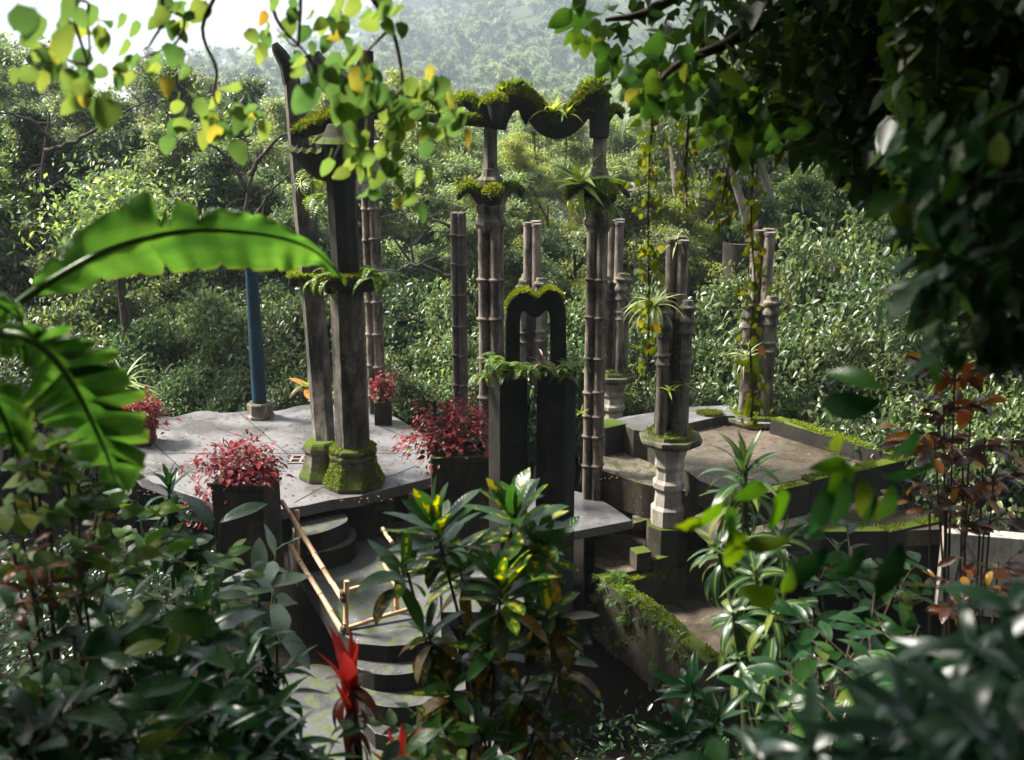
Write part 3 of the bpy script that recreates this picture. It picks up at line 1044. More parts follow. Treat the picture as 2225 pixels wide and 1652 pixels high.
for k in range(26):
    t_ = R.random()
    q = G(1310, 1244, -1.9).lerp(G(1420, 1325, -1.9), t_ * 2) if t_ < .5 else G(1420, 1325, -1.9).lerp(G(1540, 1425, -1.9), t_ * 2 - 1)
    fern_tuft(w5, q + Vector((-.16, -.12, -R.random() ** 1.6 * 1.2)), 7, R.uniform(.12, .26), seed=300 + k, down=.5)
moss_on(w5, 'moss', M['moss'], 5200, .05, -.3, seed=77, dens=.1)
mp = slab('moss_patch', [(1505, 895), (1540, 890), (1580, 897), (1540, 905)], .035, .03, M['mossy'], None, .0, 'structure', 1)
moss_on(mp, 'moss', M['moss'], 1800, .05, .3, seed=4)

# drain grate
dg = empty('drain_grate', G(655, 999, .003), 'small square drain grate with four holes in the wet terrace floor', 'drain grate')
c = dg.location
fr = MB()
for dx, dy, sx, sy in ((0, -.2, .44, .05), (0, .2, .44, .05), (-.195, 0, .05, .35), (.195, 0, .05, .35), (0, 0, .34, .05), (0, .095, .05, .13), (0, -.095, .05, .13)):
    fr.box((c.x + dx, c.y + dy, .012), (sx, sy, .018))
fr.build('grate_frame', M['iron'], dg)
MB().add([(c.x - .19, c.y - .19, .008), (c.x + .19, c.y - .19, .008), (c.x + .19, c.y + .19, .008), (c.x - .19, c.y + .19, .008)], [(0, 1, 2, 3)]).build('hole', M['soil'], dg)

# fallen leaves
n = 620
px = RNG.uniform(300, 1000, n)
py = RNG.uniform(900, 1090, n)
b = np.array([tuple(G(a, q, .012)) for a, q in zip(px, py)])
V, F = leaf_arrays(b, np.c_[RNG.normal(0, 1, (n, 2)), RNG.uniform(-.05, .2, n)], np.c_[RNG.normal(0, .2, (n, 2)), np.ones(n)], RNG.uniform(.03, .1, n), RNG.uniform(.02, .04, n), .1)
o = obj('fallen_leaves', mesh_arrays('fallen_leaves', V, F, M['litter']), ter)
o['kind'] = 'stuff'
n = 240
px = RNG.uniform(1500, 1900, n); py = RNG.uniform(925, 1040, n)
b = np.array([tuple(G(a, q, -.188)) for a, q in zip(px, py)])
px = RNG.uniform(1290, 1480, 160); py = RNG.uniform(985, 1050, 160)
b = np.concatenate([b, np.array([tuple(G(a, q, -.59)) for a, q in zip(px, py)]), np.array([tuple(G(a, q, -1.84)) for a, q in zip(RNG.uniform(1300, 1480, 90), RNG.uniform(1150, 1230, 90))])])
n = len(b)
V, F = leaf_arrays(b, np.c_[RNG.normal(0, 1, (n, 2)), RNG.uniform(-.05, .2, n)], np.c_[RNG.normal(0, .2, (n, 2)), np.ones(n)], RNG.uniform(.03, .08, n), RNG.uniform(.02, .04, n), .1)
o = obj('fallen_leaves', mesh_arrays('fallen_leaves', V, F, M['litter']), trf)
o['kind'] = 'stuff'

# ------------------------------------------------------------------ columns


def ringed(r, z0, z1, rings, flare=1.34):
    prof = [(r, z0)]
    for z in sorted(rings):
        if z0 + .08 < z < z1 - .06:
            prof += [(r * .98, z - .07), (r * 1.1, z - .03), (r * flare, z - .012), (r * flare, z + .012), (r * 1.1, z + .028), (r, z + .06)]
    prof += [(r * .97, z1)]
    return prof


def cluster(par, c, z0, z1, r, k, rot, rings, mat, name='tube', n=12, jit=0.0, sp=1.3):
    for i in range(k):
        a = rot + 2 * math.pi * i / k
        rr = r * sp
        p = (c[0] + rr * math.cos(a) + R.gauss(0, .006), c[1] + rr * math.sin(a) + R.gauss(0, .006), 0)
        MB().lathe(p, ringed(r, z0, z1 - jit * (i % 2), [q + R.gauss(0, .014) for q in rings], 1.34 + R.uniform(-.06, .08)), n).build(name, mat, par, 50)


def rise(y, px, *pys):
    return [Y(px, q, y).z for q in pys]


# B1: ringed column behind the twin column, with a pale lotus capital
yB1 = 22.6
cB = Y(820, 892, yB1)
b1 = empty('ringed_column', (cB.x, yB1, 0), 'tall brown ringed cement column with pale lotus capital, behind the big octagonal column', 'column')
rz_ = rise(yB1, 820, *range(860, 440, -68))
cluster(b1, (cB.x, yB1), -.2, rise(yB1, 820, 425)[0], .082, 4, .5, rz_, M['tube'])
zt, zc = rise(yB1, 820, 425, 310)
MB().lathe((cB.x, yB1, zt), [(.2, -.02), (.24, .1), (.2, .25), (.27, .55), (.3, .75), (.22, .85), (.24, .95), (.3, 1.02), (.3, 1.08)], 8, .2).build('capital', M['pale'], b1, None, .01)
for i in range(4):
    a = i * math.pi / 2 + .5
    p = [Vector((cB.x + math.cos(a) * q, yB1 + math.sin(a) * q, zt + h)) for q, h in ((.2, .05), (.27, .3), (.32, .6), (.42, .75))]
    MB().sweep(spline(p, 3), lerp_list([.07, .12, .09, .02], 10), 6, .5).build('petal', M['pale'], b1, 60)

# B2: dark ringed column, cut flat
yB2 = 22.4
cB2 = Y(1001, 880, yB2)
b2 = empty('ringed_column', (cB2.x, yB2, -.2), 'dark grey ringed cement column cut flat on top, left of the tall arched pair', 'column')
cluster(b2, (cB2.x, yB2), -1.0, rise(yB2, 1001, 462)[0], .074, 4, .6, rise(yB2, 1001, *range(900, 480, -65)), M['tubedark'])


def curl(par, c, a, z, s, mat, name='curled_leaf', w=.19, moss=0, tip=0.0):
    pts = [(0.14, -.28), (.22, -.06), (.33, .09), (.47, .14), (.58, .07), (.64, -.04 - tip), (.66, -.1 - 1.6 * tip)]
    p = [Vector((c[0] + math.cos(a) * q * s, c[1] + math.sin(a) * q * s, z + h * s)) for q, h in pts]
    pp = spline(p, 3)
    o = MB().sweep(pp, lerp_list([w * .8, w, w * .95, w * .85, w * .7, w * .5, w * .15], len(pp)), 8, .62).build(name, mat, par, 60)
    if moss:
        moss_on(o, 'moss', M['moss'], moss, .065, .25, seed=int(a * 10) + 103)
    return o


yC = 20.6
c1 = Y(1069, 1000, yC)
c2 = Y(1287, 1070, yC)
C1 = empty('arched_column', (c1.x, yC, -1.0), 'grey bundled cement column with curled leaf capital carrying the left foot of the mossy wavy beam', 'column')
C2 = empty('arched_column', (c2.x, yC, -1.15), 'bundled cement column overgrown with bromeliads carrying the right foot of the mossy wavy beam', 'column')
zcap, zl, zu0, zu1 = rise(yC, 1100, 488, 425, 385, 262)
for E_, cc, rr, ringpx, zb in ((C1, c1, .098, [940, 860, 774, 690, 607], -1.0), (C2, c2, .09, [1008, 946, 900, 850, 777, 690, 607], -1.15)):
    cluster(E_, (cc.x, yC), zb, zcap + .05, rr, 4, .45, rise(yC, 1100, *ringpx), M['tube'], n=14, sp=1.68 if E_ is C1 else 1.45)
    MB().lathe((cc.x, yC, zcap), [(rr * 2.4, -.14), (rr * 2.8, -.03), (rr * 3.2, .02), (rr * 3.2, .09), (rr * 2.8, .13), (.26, .2), (.3, .34), (.24, .44), (.17, .5)], 8, .4).build('capital', M['old'], E_, None, .012)
    for i in range(4):
        curl(E_, (cc.x, yC), i * math.pi / 2 + .15 + (.2 if E_ is C2 else 0), zl + .02, .92, M['mossdark'] if i > 1 else M['old'], moss=900)
    MB().lathe((cc.x, yC, zl), [(.16, 0), (.2, .08), (.235, .22), (.25, .3), (.19, .36), (.165, .46), (.16, .5)], 8, .4).build('collar', M['old'], E_, None, .01)
    MB().sweep([(cc.x, yC, zl + .45), (cc.x + .01, yC, zu1 + .35)], [.135, .125], 8, rot=.4).build('upper_shaft', M['old'], E_, None, .01)
# curls at the top of C1 and C2
for E_, cc, lst in ((C1, c1, (math.pi, -math.pi / 2 + .2, 0.1)), (C2, c2, (0.1, math.pi + .3))):
    for a in lst:
        z_ = zu1 + (.22 if E_ is C1 else .1)
        curl(E_, (cc.x, yC), a, z_, 1.0 if E_ is C1 else .62, M['mossdark'], 'top_curl', .24 if E_ is C1 else .14, 2600, .12 if E_ is C1 else .02)
# wavy beam
pts = [Y(x, y, yC) for x, y in ((1078, 280), (1084, 250), (1100, 222), (1124, 213), (1148, 224), (1166, 246), (1186, 268), (1210, 276), (1236, 266), (1258, 242), (1274, 220), (1296, 210), (1310, 216))]
pp = spline(pts, 4)
beam = MB().sweep(pp, lerp_list([.18, .21, .23, .225, .2, .2, .215, .225, .225, .22, .22, .27, .25], len(pp)), 10).build('wavy_beam', M['mossdark'], None, 50)
setp(beam, 'mossy cement beam rising and dipping like a wave between the two tall columns', 'beam')
moss_on(beam, 'moss', M['moss'], 11000, .075, .22, seed=7, dens=-1.7)
post = MB().sweep([Y(1302, 300, yC), Y(1303, 212, yC)], [.19, .2], 8, rot=.4).build('top_block', M['mossdark'], C2, None, .02)
moss_on(post, 'moss', M['moss'], 900, .08, .3, seed=8)
fern_tuft(beam, Y(1215, 262, yC), 10, .3, seed=51, down=.8)
fern_tuft(beam, Y(1285, 212, yC), 26, .28, seed=52)
moss_on(beam, 'moss', M['moss'], 9000, .05, .35, seed=12)
moss_on(beam, 'grass_tufts', M['fern'], 300, .17, .75, seed=9, spread=.35)
fern_tuft(beam, Y(1255, 222, yC), 14, .22, seed=53)
# hanging roots below the wave
rt = MB()
for i in range(46):
    x = R.choice([R.gauss(1190, 8), R.gauss(1232, 9), R.gauss(1160, 5)])
    p = Y(x, 285, yC) + Vector((0, R.uniform(-.12, .12), 0))
    ln = R.uniform(.15, .75)
    rt.sweep([p, p + Vector((R.uniform(-.03, .03), 0, -ln * .5)), p + Vector((R.uniform(-.05, .05), 0, -ln))], [.005, .004, .002], 3, cap=False)
o = rt.build('hanging_roots', M['fern'], beam)
o['kind'] = 'stuff'

# twin octagonal column (A1 leaning behind, A2 in front)
yA = 18.35
a2 = Y(770, 1040, yA)
A2 = empty('octagonal_column', (a2.x, yA, 0), 'thick octagonal cement column with mossy flared base and a fern covered collar on the wet terrace', 'column')
zcol, zsh, ztop = rise(yA, 770, 612, 378, 215)
MB().lathe((a2.x, yA, 0), [(.56, .002), (.57, .07), (.5, .2), (.42, .38), (.39, .5), (.43, .53), (.43, .58), (.39, .61), (.42, .65), (.41, .7), (.33, .74)], 8, .39).build('base', M['mossy'], A2, None, .012)
moss_on(A2.children[-1], 'moss', M['moss'], 5200, .045, .12, seed=61, dens=-.3)
MB().lathe((a2.x, yA, 0), [(.31, .7), (.29, zcol - .1)], 8, .39).build('shaft', M['stainshade'], A2, None, .008)
ck = MB().box((a2.x + .03, yA, zcol), (.8, .8, .26), .2).build('collar', M['mossdark'], A2, None, .04)
moss_on(ck, 'moss', M['moss'], 3600, .07, .3, seed=5)
MB().sweep([(a2.x, yA, zcol + .1), (a2.x - .02, yA, zsh)], [.24, .25], 8, rot=.39).build('upper_shaft', M['dark'], A2, None, .008)
# scallop shell capital facing left
V_, F_ = [], []
na, nr_ = 73, 9
for sgn in (0, 1):
    for j in range(nr_):
        t = j / (nr_ - 1)
        for i in range(na):
            th = math.pi - 1.35 + 2.7 * i / (na - 1)
            rib = math.cos(11 * (i / (na - 1) * 2 * math.pi)) * .05 * t
            r_ = .2 + .62 * t ** .9 * (1 + rib * .6) - sgn * .05
            V_.append((a2.x - .02 + r_ * math.cos(th), yA + r_ * math.sin(th) * .9, zsh - .12 + .5 * t ** 1.7 + rib * .35 + sgn * .07))
for sgn in (0, 1):
    o_ = sgn * na * nr_
    for j in range(nr_ - 1):
        for i in range(na - 1):
            q = (o_ + j * na + i, o_ + j * na + i + 1, o_ + (j + 1) * na + i + 1, o_ + (j + 1) * na + i)
            F_.append(q if sgn == 0 else q[::-1])
e0 = (nr_ - 1) * na
for i in range(na - 1):
    F_.append((e0 + i, e0 + i + 1, na * nr_ + e0 + i + 1, na * nr_ + e0 + i))
MB().add(V_, F_).build('shell', M['dark'], A2, 40)
MB().lathe((a2.x, yA, zsh), [(.25, -.1), (.32, .2), (.4, .42), (.42, .5), (.3, .6), (.2, .8)], 10, .3).build('capital', M['dark'], A2, 50)
arms = [((775, 330), (770, 260), (760, 215), (735, 185), (705, 160), (686, 138), (676, 118)),
        ((766, 260), (752, 200), (735, 170), (725, 150), (718, 130)),
        ((776, 300), (785, 220), (792, 165), (796, 110))]
for i, am in enumerate(arms):
    p = spline([Y(x, y, yA + .05 * i) for x, y in am], 4)
    MB().sweep(p, lerp_list([(.3, .25, .14), (.25, .17, .09), (.28, .19, .11)][i], len(p)), 8).build('branching_arm', M['dark'], A2, 50)
p = spline([Y(x, y, yA - .12) for x, y in ((760, 290), (757, 230), (740, 195), (712, 165), (690, 140), (680, 125))], 4)
MB().sweep(p, lerp_list([.09, .1, .1, .08, .05], len(p)), 7).build('pale_rib', M['old'], A2, 50)
for k, (px, py, yy) in enumerate(((700, 610, yA - .3), (830, 600, yA - .3), (810, 592, yA - .38), (720, 600, yA - .35), (845, 605, yA - .1))):
    fern_tuft(A2, Y(px, py, yy), 12, .42, seed=70 + k, down=.5)
for k, (px, py, yy) in enumerate(((690, 380, yA + .3), (700, 430, yA + .3))):
    fern_tuft(A2, Y(px, py, yy), 10, .5, seed=80 + k, down=.3)

yA1 = 19.1
a1 = Y(705, 1000, yA1)
A1 = empty('octagonal_column', (a1.x, yA1, 0), 'leaning flat sided cement column behind the thick one, pale speckled on its left face', 'column')
MB().lathe((Y(700, 1035, 18.7).x, 18.7, 0), [(.42, .002), (.43, .07), (.37, .2), (.31, .38), (.29, .5), (.33, .53), (.33, .6), (.3, .66), (.26, .7)], 8, .39).build('base', M['mossy'], A1, None, .012)
p = spline([Y(x, y, yA1 + .2) for x, y in ((693, 800), (679, 640), (664, 470), (648, 300), (636, 190), (628, 130))], 3)
p = spline([Y(706, 985, 18.7)] + [q_ for q_ in p[::3]], 3)
MB().sweep(p, lerp_list([.2, .215, .205, .2, .18, .15, .1], len(p)), 6, rot=.3).build('shaft', M['stainshade'], A1, 30)
p = spline([Y(x, y, yA1 + .2) for x, y in ((632, 180), (622, 140), (604, 110), (596, 95))], 3)
MB().sweep(p, lerp_list([.14, .12, .06], len(p)), 6).build('branching_arm', M['dark'], A1, 50)
ck = MB().box((*Y(672, 606, yA1 + .2).xy, Y(672, 606, yA1 + .2).z), (.72, .6, .16), .2).build('collar', M['mossdark'], A1, None, .04)
moss_on(ck, 'moss', M['moss'], 1800, .08, .3, seed=15)
fern_tuft(A1, Y(655, 606, yA1), 12, .3, seed=90, down=.6)

bm = MB().sweep([Y(650, 288, yA1 + .2), Y(700, 270, yA1 - .2), Y(752, 250, yA + .1)], [.14, .17, .15], 9, .85).build('lintel', M['mossdark'], None, 50)
setp(bm, 'short sloping mossy lintel joining the leaning column to the thick octagonal column', 'beam')
moss_on(bm, 'moss', M['moss'], 3400, .1, .0, seed=16, dens=-1.4)
bm = MB().sweep([Y(800, 245, yA + .3), Y(900, 252, 19.2), Y(1062, 266, yC)], [.13, .1, .12], 9, .85).build('lintel', M['mossdark'], None, 50)
setp(bm, 'long thin mossy lintel running to the left foot of the wavy beam', 'beam')
moss_on(bm, 'moss', M['moss'], 4200, .07, .2, seed=17, dens=-1.6)

# heart arch on twin pillars
yH = 16.3
H = empty('heart_arch', (*Y(1158, 1250, yH).xy, -1.3), 'dark heart topped arch standing on two thick octagonal pillars in the middle', 'arch')
for px, zt_ in ((1104, 795), (1209, 795)):
    c_ = Y(px, zt_, yH)
    MB().lathe((c_.x, yH, 0), [(.335, -2.2), (.32, c_.z)], 8, .39).build('pillar', M['dark'], H, None, .012)
outl = ((1097, 805), (1097, 692), (1100, 666), (1111, 645), (1128, 632), (1144, 630), (1155, 638), (1163, 648), (1172, 638), (1189, 626), (1207, 630), (1222, 645), (1229, 668), (1230, 805),
        (1195, 805), (1195, 690), (1190, 669), (1183, 672), (1173, 682), (1163, 686), (1151, 681), (1139, 670), (1133, 674), (1130, 692), (1130, 805))
fr_ = [Y(x, y, yH) for x, y in outl]
nO = len(fr_)
vs = [p + Vector((0, -.19, 0)) for p in fr_] + [p + Vector((0, .19, 0)) for p in fr_]
fs = [tuple(range(nO)), tuple(range(2 * nO - 1, nO - 1, -1))] + [(i, i + nO, (i + 1) % nO + nO, (i + 1) % nO) for i in range(nO)]
ho = MB().add(vs, fs).build('heart', M['dark'], H, 35, .03)
ho.data.update()
bmh = bmesh.new()
bmh.from_mesh(ho.data)
bmesh.ops.recalc_face_normals(bmh, faces=bmh.faces)
bmh.to_mesh(ho.data)
bmh.free()
moss_on(ho, 'moss', M['moss'], 5200, .05, .35, seed=21)
for k, (px, py, dy) in enumerate(((1062, 800, -.2), (1085, 790, -.3), (1105, 800, -.35), (1130, 800, -.36), (1150, 805, -.3), (1075, 780, 0), (1055, 815, 0), (1180, 800, -.3), (1205, 805, -.36), (1235, 800, -.3), (1240, 785, 0), (1225, 815, -.36))):
    fern_tuft(H, Y(px, py, yH + dy), 11, .3, seed=100 + k, down=.25)
dr = empty('dry_bromeliad', Y(1182, 795, yH - .1), 'dried pink brown strappy plant drooping between the heart arch legs', 'plant')
LF['dry'] = blades('dry_leaf', plain('dry_strap', (.25, .12, .09), (.42, .26, .2), .7), .06, sh_strap, (1.5, 2.2, 2.8), fold=.3, nseg=9)
rosette(dr, 'dry', dr.location, 22, .5, 80, 10)

# D columns: four short finial tubes around a tall pair, on octagonal tiers


def finial(par, x, y, z0, z1, r, mat):
    d = z1 - z0
    pf = ringed(r, z0, z1 - .62, [z0 + d * .55, z0 + d * .62])
    z = z1 - .6
    pf += [(r, z), (r * 1.5, z + .03), (r * 1.5, z + .06), (r * 1.1, z + .12), (r * 1.15, z + .2), (r * 1.6, z + .24), (r * 1.6, z + .28), (r * 1.15, z + .34), (r * 1.15, z + .42), (r * 1.55, z + .46), (r * 1.55, z + .5), (r * 1.0, z + .54), (r * .9, z + .62)]
    return MB().lathe((x, y, 0), pf, 10).build('finial_tube', mat, par, 45)


def dcol(name_label, px, py_base, yb, py_top, py_short, rad, rot, zbase, foot=None, tiers=True, big=.66):
    c_ = Y(px, py_base, yb)
    zb = c_.z
    E_ = empty('finial_column', (c_.x, yb, zbase), name_label, 'column', 'bundled columns with ringed finials')
    if tiers:
        MB().lathe((c_.x, yb, zb), [(big * .94, -.14), (big, -.07), (big, 0)], 8, .39).build('pedestal_top', M['old'], E_, None, .01)
        a = MB().lathe((c_.x, yb, zb), [(big * .8, .0), (big * .78, .07), (big * .6, .075), (big * .58, .14)], 8, .39).build('pedestal_tier', M['mossy'], E_, None, .01)
        moss_on(a, 'moss', M['moss'], 1500, .05, .5, seed=int(px), dens=-.8)
    if foot is not None:
        d = zb - .12 - foot
        MB().lathe((c_.x, yb, foot), [(.32, 0), (.33, .2 * d), (.27, .24 * d), (.25, .4 * d), (.31, .46 * d), (.31, .52 * d), (.25, .56 * d), (.24, .66 * d), (.29, .72 * d), (.27, .8 * d), (.34, .93 * d), (.42, d)], 8, .39).build('pedestal_leg', M['pale'], E_, None, .01)
    zt_, zs_ = rise(yb, px, py_top, py_short)
    for i in range(4):
        a = rot + i * math.pi / 2
        finial(E_, c_.x + math.cos(a) * rad, yb + math.sin(a) * rad, zb + .1, zs_ + (.05 if i % 2 else -.04), rad * .36, M['old'])
    for i in range(3):
        a = rot + .5 + i * 2.1
        MB().lathe((c_.x + math.cos(a) * rad * .4, yb + math.sin(a) * rad * .4, 0), ringed(rad * .37, zb + .1, zt_ - .02 * i, [zb + (zt_ - zb) * .62]) + [(rad * .42, zt_ + .01 - .02 * i), (rad * .42, zt_ + .07 - .02 * i)], 10).build('tall_tube', M['tube'], E_, 45)
    return E_, c_


D1, d1c = dcol('weathered finial column seen through and above the heart arch', 1157, 900, 25.5, 488, 606, .3, .6, -1, None, False)
D2, d2c = dcol('finial column on an octagonal pedestal behind the right bundled column', 1333, 812, 24.6, 484, 596, .27, .4, -1.2, -1.1, True, .55)
D3, d3c = dcol('mossy finial column on a pale waisted pedestal with spider plants', 1457, 946, 19.3, 524, 655, .285, .7, -1.15, -1.15, True, .6)
D4, d4c = dcol('far right finial column draped with a hanging vine at the basin corner', 1640, 902, 22.6, 506, 645, .31, .45, -.2, None, True, .66)
MB().lathe((d3c.x, 19.3, -2.1), [(.4, 0), (.4, .952)], 8, .39).build('plinth', M['wallmoss'], D3, None, .015)
MB().lathe((d2c.x, 24.6, -1.6), [(.5, 0), (.5, .55)], 8, .39).build('plinth', M['dark'], D2)

# blue column
yb = 22.3
cb = Y(566, 903, yb)
BC = empty('blue_column', (cb.x, yb, 0), 'slim tapering blue painted column on a small octagonal base at the back of the terrace', 'column')
MB().lathe((cb.x, yb, 0), [(.3, .002), (.3, .06), (.27, .08), (.27, .3), (.25, .33)], 8, .3).build('base', M['old'], BC, None, .012)
zt_ = rise(yb, 560, 572)[0]
MB().lathe((cb.x, yb, 0), [(.15, .32), (.145, 1.4), (.125, zt_ - .3), (.118, zt_ - .08)], 20).build('shaft', M['blue'], BC, 60)
MB().lathe((cb.x, yb, zt_), [(.14, -.09), (.19, -.03), (.19, 0.03)], 12).build('capital', M['dark'], BC, 40)

# urn tower far behind
u = Y(1604, 580, 31.0)
ut = MB().lathe((u.x, 31, 0), [(.3, -3), (.33, u.z - .7), (.36, u.z - .3), (.46, u.z + .1), (.5, u.z + .7), (.42, u.z + .72), (.38, u.z + .5)], 20).build('cement_tower', M['tubedark'], None, 50)
setp(ut, 'grey rounded cement tower top showing among the trees behind the finial columns', 'tower')

# ------------------------------------------------------------------ planters with red plants


def red_plant(c, rx, ry, rz, n, label, leaf=.105, droop_dirs=()):
    e = empty('red_plant', c, label, 'plant', 'red leaved plants in cement planters')
    st_ = MB()
    for i in range(26):
        a = R.uniform(0, 6.28)
        q = Vector((math.cos(a) * rx * R.uniform(.3, .95), math.sin(a) * ry * R.uniform(.3, .95), rz * R.uniform(.3, .95)))
        st_.sweep([c, c + Vector((q.x * .5, q.y * .5, q.z * .75)), c + q], [.01, .007, .004], 4, cap=False)
    st_.build('stem', M['twig'], e)
    B, D, NN = [], [], []
    k = 0
    while k < n * 4:
        a = R.uniform(0, 6.28)
        el = math.asin(R.uniform(-.35, 1))
        rr = R.uniform(.45, 1.0) * (1 + .22 * math.sin(3 * a + n) + .16 * math.sin(5 * a + 4 * el)) + (.3 if R.random() < .1 else 0)
        q = Vector((math.cos(a) * math.cos(el) * rx * rr, math.sin(a) * math.cos(el) * ry * rr, rz * (.35 + .65 * math.sin(el) * rr)))
        if droop_dirs and R.random() < .28:
            dx, dy, dz = R.choice(droop_dirs)
            s_ = R.random()
            q = Vector((dx * s_ + R.gauss(0, .14), dy * s_ + R.gauss(0, .14), rz * .3 + dz * s_ + R.gauss(0, .1)))
        out_ = Vector((q.x, q.y, q.z * .6)).normalized()
        d = out_ * .8 + Vector((R.gauss(0, .5), R.gauss(0, .5), R.gauss(-.2, .3)))
        nn = Vector((R.gauss(0, .35), R.gauss(0, .35), 1)) + out_ * .5
        if k < n:
            put_leaf(e, 'red' if R.random() > .05 else 'bright', c + q, d, nn, leaf * R.uniform(.9, 1.6))
        else:
            B.append(c + q); D.append(d); NN.append(nn)
        k += 1
    V, F = leaf_arrays(np.array(B), np.array(D), np.array(NN), leaf * RNG.uniform(.5, 1.1, len(B)), leaf * .5, .15, True, .2)
    o = obj('foliage', mesh_arrays('foliage', V - np.array(c), F, M['redst']), e)
    o['kind'] = 'stuff'
    return e


M['redst'] = leaf_mat('coleus_mass', [(0, (.05, .01, .012)), (.6, (.15, .02, .022)), (1, (.28, .05, .05))], .5, .35, tcol=(.5, .05, .05))


def planter(px, py, y, w, d, h, rz, label, mat, zt_off=0):
    c = Y(px, py, y)
    e = empty('planter', (c.x, y, c.z - h), label, 'planter', 'square cement planters')
    b = MB()
    b.box((c.x, y, c.z - h / 2 - .02), (w, d, h - .04), rz)
    b.build('box', mat, e, None, .012)
    ca, sa = math.cos(rz), math.sin(rz)
    rim = MB()
    for dx, dy, sx, sy in ((0, -d / 2 + .04, w, .08), (0, d / 2 - .04, w, .08), (-w / 2 + .04, 0, .08, d - .16), (w / 2 - .04, 0, .08, d - .16)):
        rim.box((c.x + dx * ca - dy * sa, y + dx * sa + dy * ca, c.z + .03), (sx, sy, .1), rz)
    rim.build('rim', mat, e, None, .006)
    MB().box((c.x, y, c.z - .01), (w - .16, d - .16, .02), rz).build('soil', M['soil'], e)
    return c


c_ = planter(534, 1045, 16.5, .84, .8, 1.7, -.12, 'tall dark square planter below the terrace front, holding the trailing red plant', M['planter'])
red_plant(c_ + Vector((-.1, 0, .05)), .72, .55, .62, 300, 'trailing crimson plant on the tall front planter', .105, ((-.75, -.1, -.5), (-.55, -.3, -.8), (.6, 0, -.15)))
c_ = planter(1000, 985, 17.6, 1.0, .9, 1.9, .1, 'wide dark planter left of the heart arch pillars under a tall crimson mound', M['planter'])
red_plant(c_ + Vector((-.05, 0, .02)), .72, .55, .98, 300, 'tall crimson mound with flower spikes beside the heart arch', .105, ((-.9, 0, -.25), (-.85, -.2, -.1), (-.6, -.3, -.4)))
for k in range(7):
    p = Y(R.uniform(900, 1035), R.uniform(850, 900), 17.6)
c_ = planter(302, 915, 20.6, .5, .5, .62, .1, 'small dark planter at the left end of the terrace beside the banana leaf', M['planter'])
red_plant(c_ + Vector((0, 0, .03)), .45, .4, .5, 170, 'dull red plant in the small planter at the left terrace end', .1, ((.35, -.2, -.3),))
c_ = planter(832, 878, 21.9, .36, .36, .5, .1, 'narrow dark planter at the foot of the ringed column behind the octagonal column', M['planter'])
red_plant(c_ + Vector((0, 0, .03)), .26, .24, .62, 90, 'small wine red plant at the foot of the ringed column', .09)

# ------------------------------------------------------------------ bamboo barrier
bb = empty('bamboo_barrier', G(750, 1360, -.95), 'barrier of lashed pale bamboo poles across the path with short stakes', 'barrier')


def cane(a, b, r=.038, name='pole'):
    a, b = Vector(a), Vector(b)
    n_ = max(3, int((b - a).length / .34))
    path, rad = [], []
    for i in range(n_):
        p = a + (b - a) * i / n_
        q = a + (b - a) * (i + .93) / n_
        w = Vector((R.gauss(0, .004), R.gauss(0, .004), R.gauss(0, .006)))
        path += [p + w, q + w, a + (b - a) * (i + .965) / n_ + w]
        rad += [r, r, r * 1.24]
    path.append(b)
    rad.append(r * .95)
    MB().sweep(path, rad, 10).build(name, M['bamboo'], bb, 50)


yb_ = 16.0
cane(Y(613, 1090, 16.7), Y(744, 1303, 14.7), .04)
cane(Y(631, 1186, 16.3), Y(745, 1372, 14.7), .04)
cane(Y(740, 1286, 14.72), Y(900, 1243, 15.2), .034)
cane(Y(742, 1368, 14.72), Y(905, 1318, 15.2), .034)
cane(Y(836, 1225, 16.2), Y(868, 1288, 15.4), .034)
cane(Y(852, 1180, 17.0), Y(832, 1150, 17.6), .034)
for a, b, yy in (((752, 1262), (751, 1400), 14.66), ((645, 1108), (645, 1215), 16.5), ((862, 1290), (862, 1370), 15.3)):
    cane(Y(*a, yy), Y(*b, yy), .04, 'stake')
for px, py, yy in ((746, 1300, 14.66), (746, 1290, 14.68), (747, 1367, 14.66), (643, 1135, 16.45), (862, 1290, 15.3)):
    c_ = Y(px, py, yy)
    MB().lathe((c_.x, yy, c_.z), [(.05, -.05), (.062, -.04), (.055, -.025), (.063, -.01), (.055, .005), (.063, .02), (.056, .03), (.05, .045)], 10, R.random()).build('lashing', M['twig'], bb, 60)

# ------------------------------------------------------------------ forest behind
KIT = {
    'tall': tree_meshes(1, 13, .2, 3.9, .22, 0.215, 42000, M['forest'], M['bark'], 11, 7, 6, .55),
    'wide': tree_meshes(2, 11, .19, 4.3, .2, 0.14, 76000, M['forest2'], M['bark'], 10, 7, 6, .4),
    'pale': tree_meshes(3, 12, .17, 3.6, .18, 0.156, 56000, M['forest4'], M['palebark'], 11, 7, 6, .6, .03),
    'dark': tree_meshes(4, 10, .2, 3.9, .14, 0.163, 60000, M['forest3'], M['bark'], 10, 7, 6, .5),
    'loose': tree_meshes(5, 12, .15, 3.8, .2, 0.177, 34000, M['forest4'], M['palebark'], 10, 6, 6, .5),
}
FAR = [tree_meshes(20 + i, 9, .25, 4.6, .12, .62, 5200, M[('far', 'far2', 'far', 'far')[i]], M['bark'], 9, 6, 4, .55) for i in range(4)]
SHR = [shrub_meshes(40 + i, 1.5, 2.6, .12, 23000, M[('shrub', 'forest3', 'forest', 'shrub')[i]], False, clumps=70) for i in range(4)]
SHB = [shrub_meshes(50 + i, 1.45, 2.5, .105, 18000, M[('shrub', 'shrub', 'forest3')[i]], True, clumps=80) for i in range(3)]
KH = {}
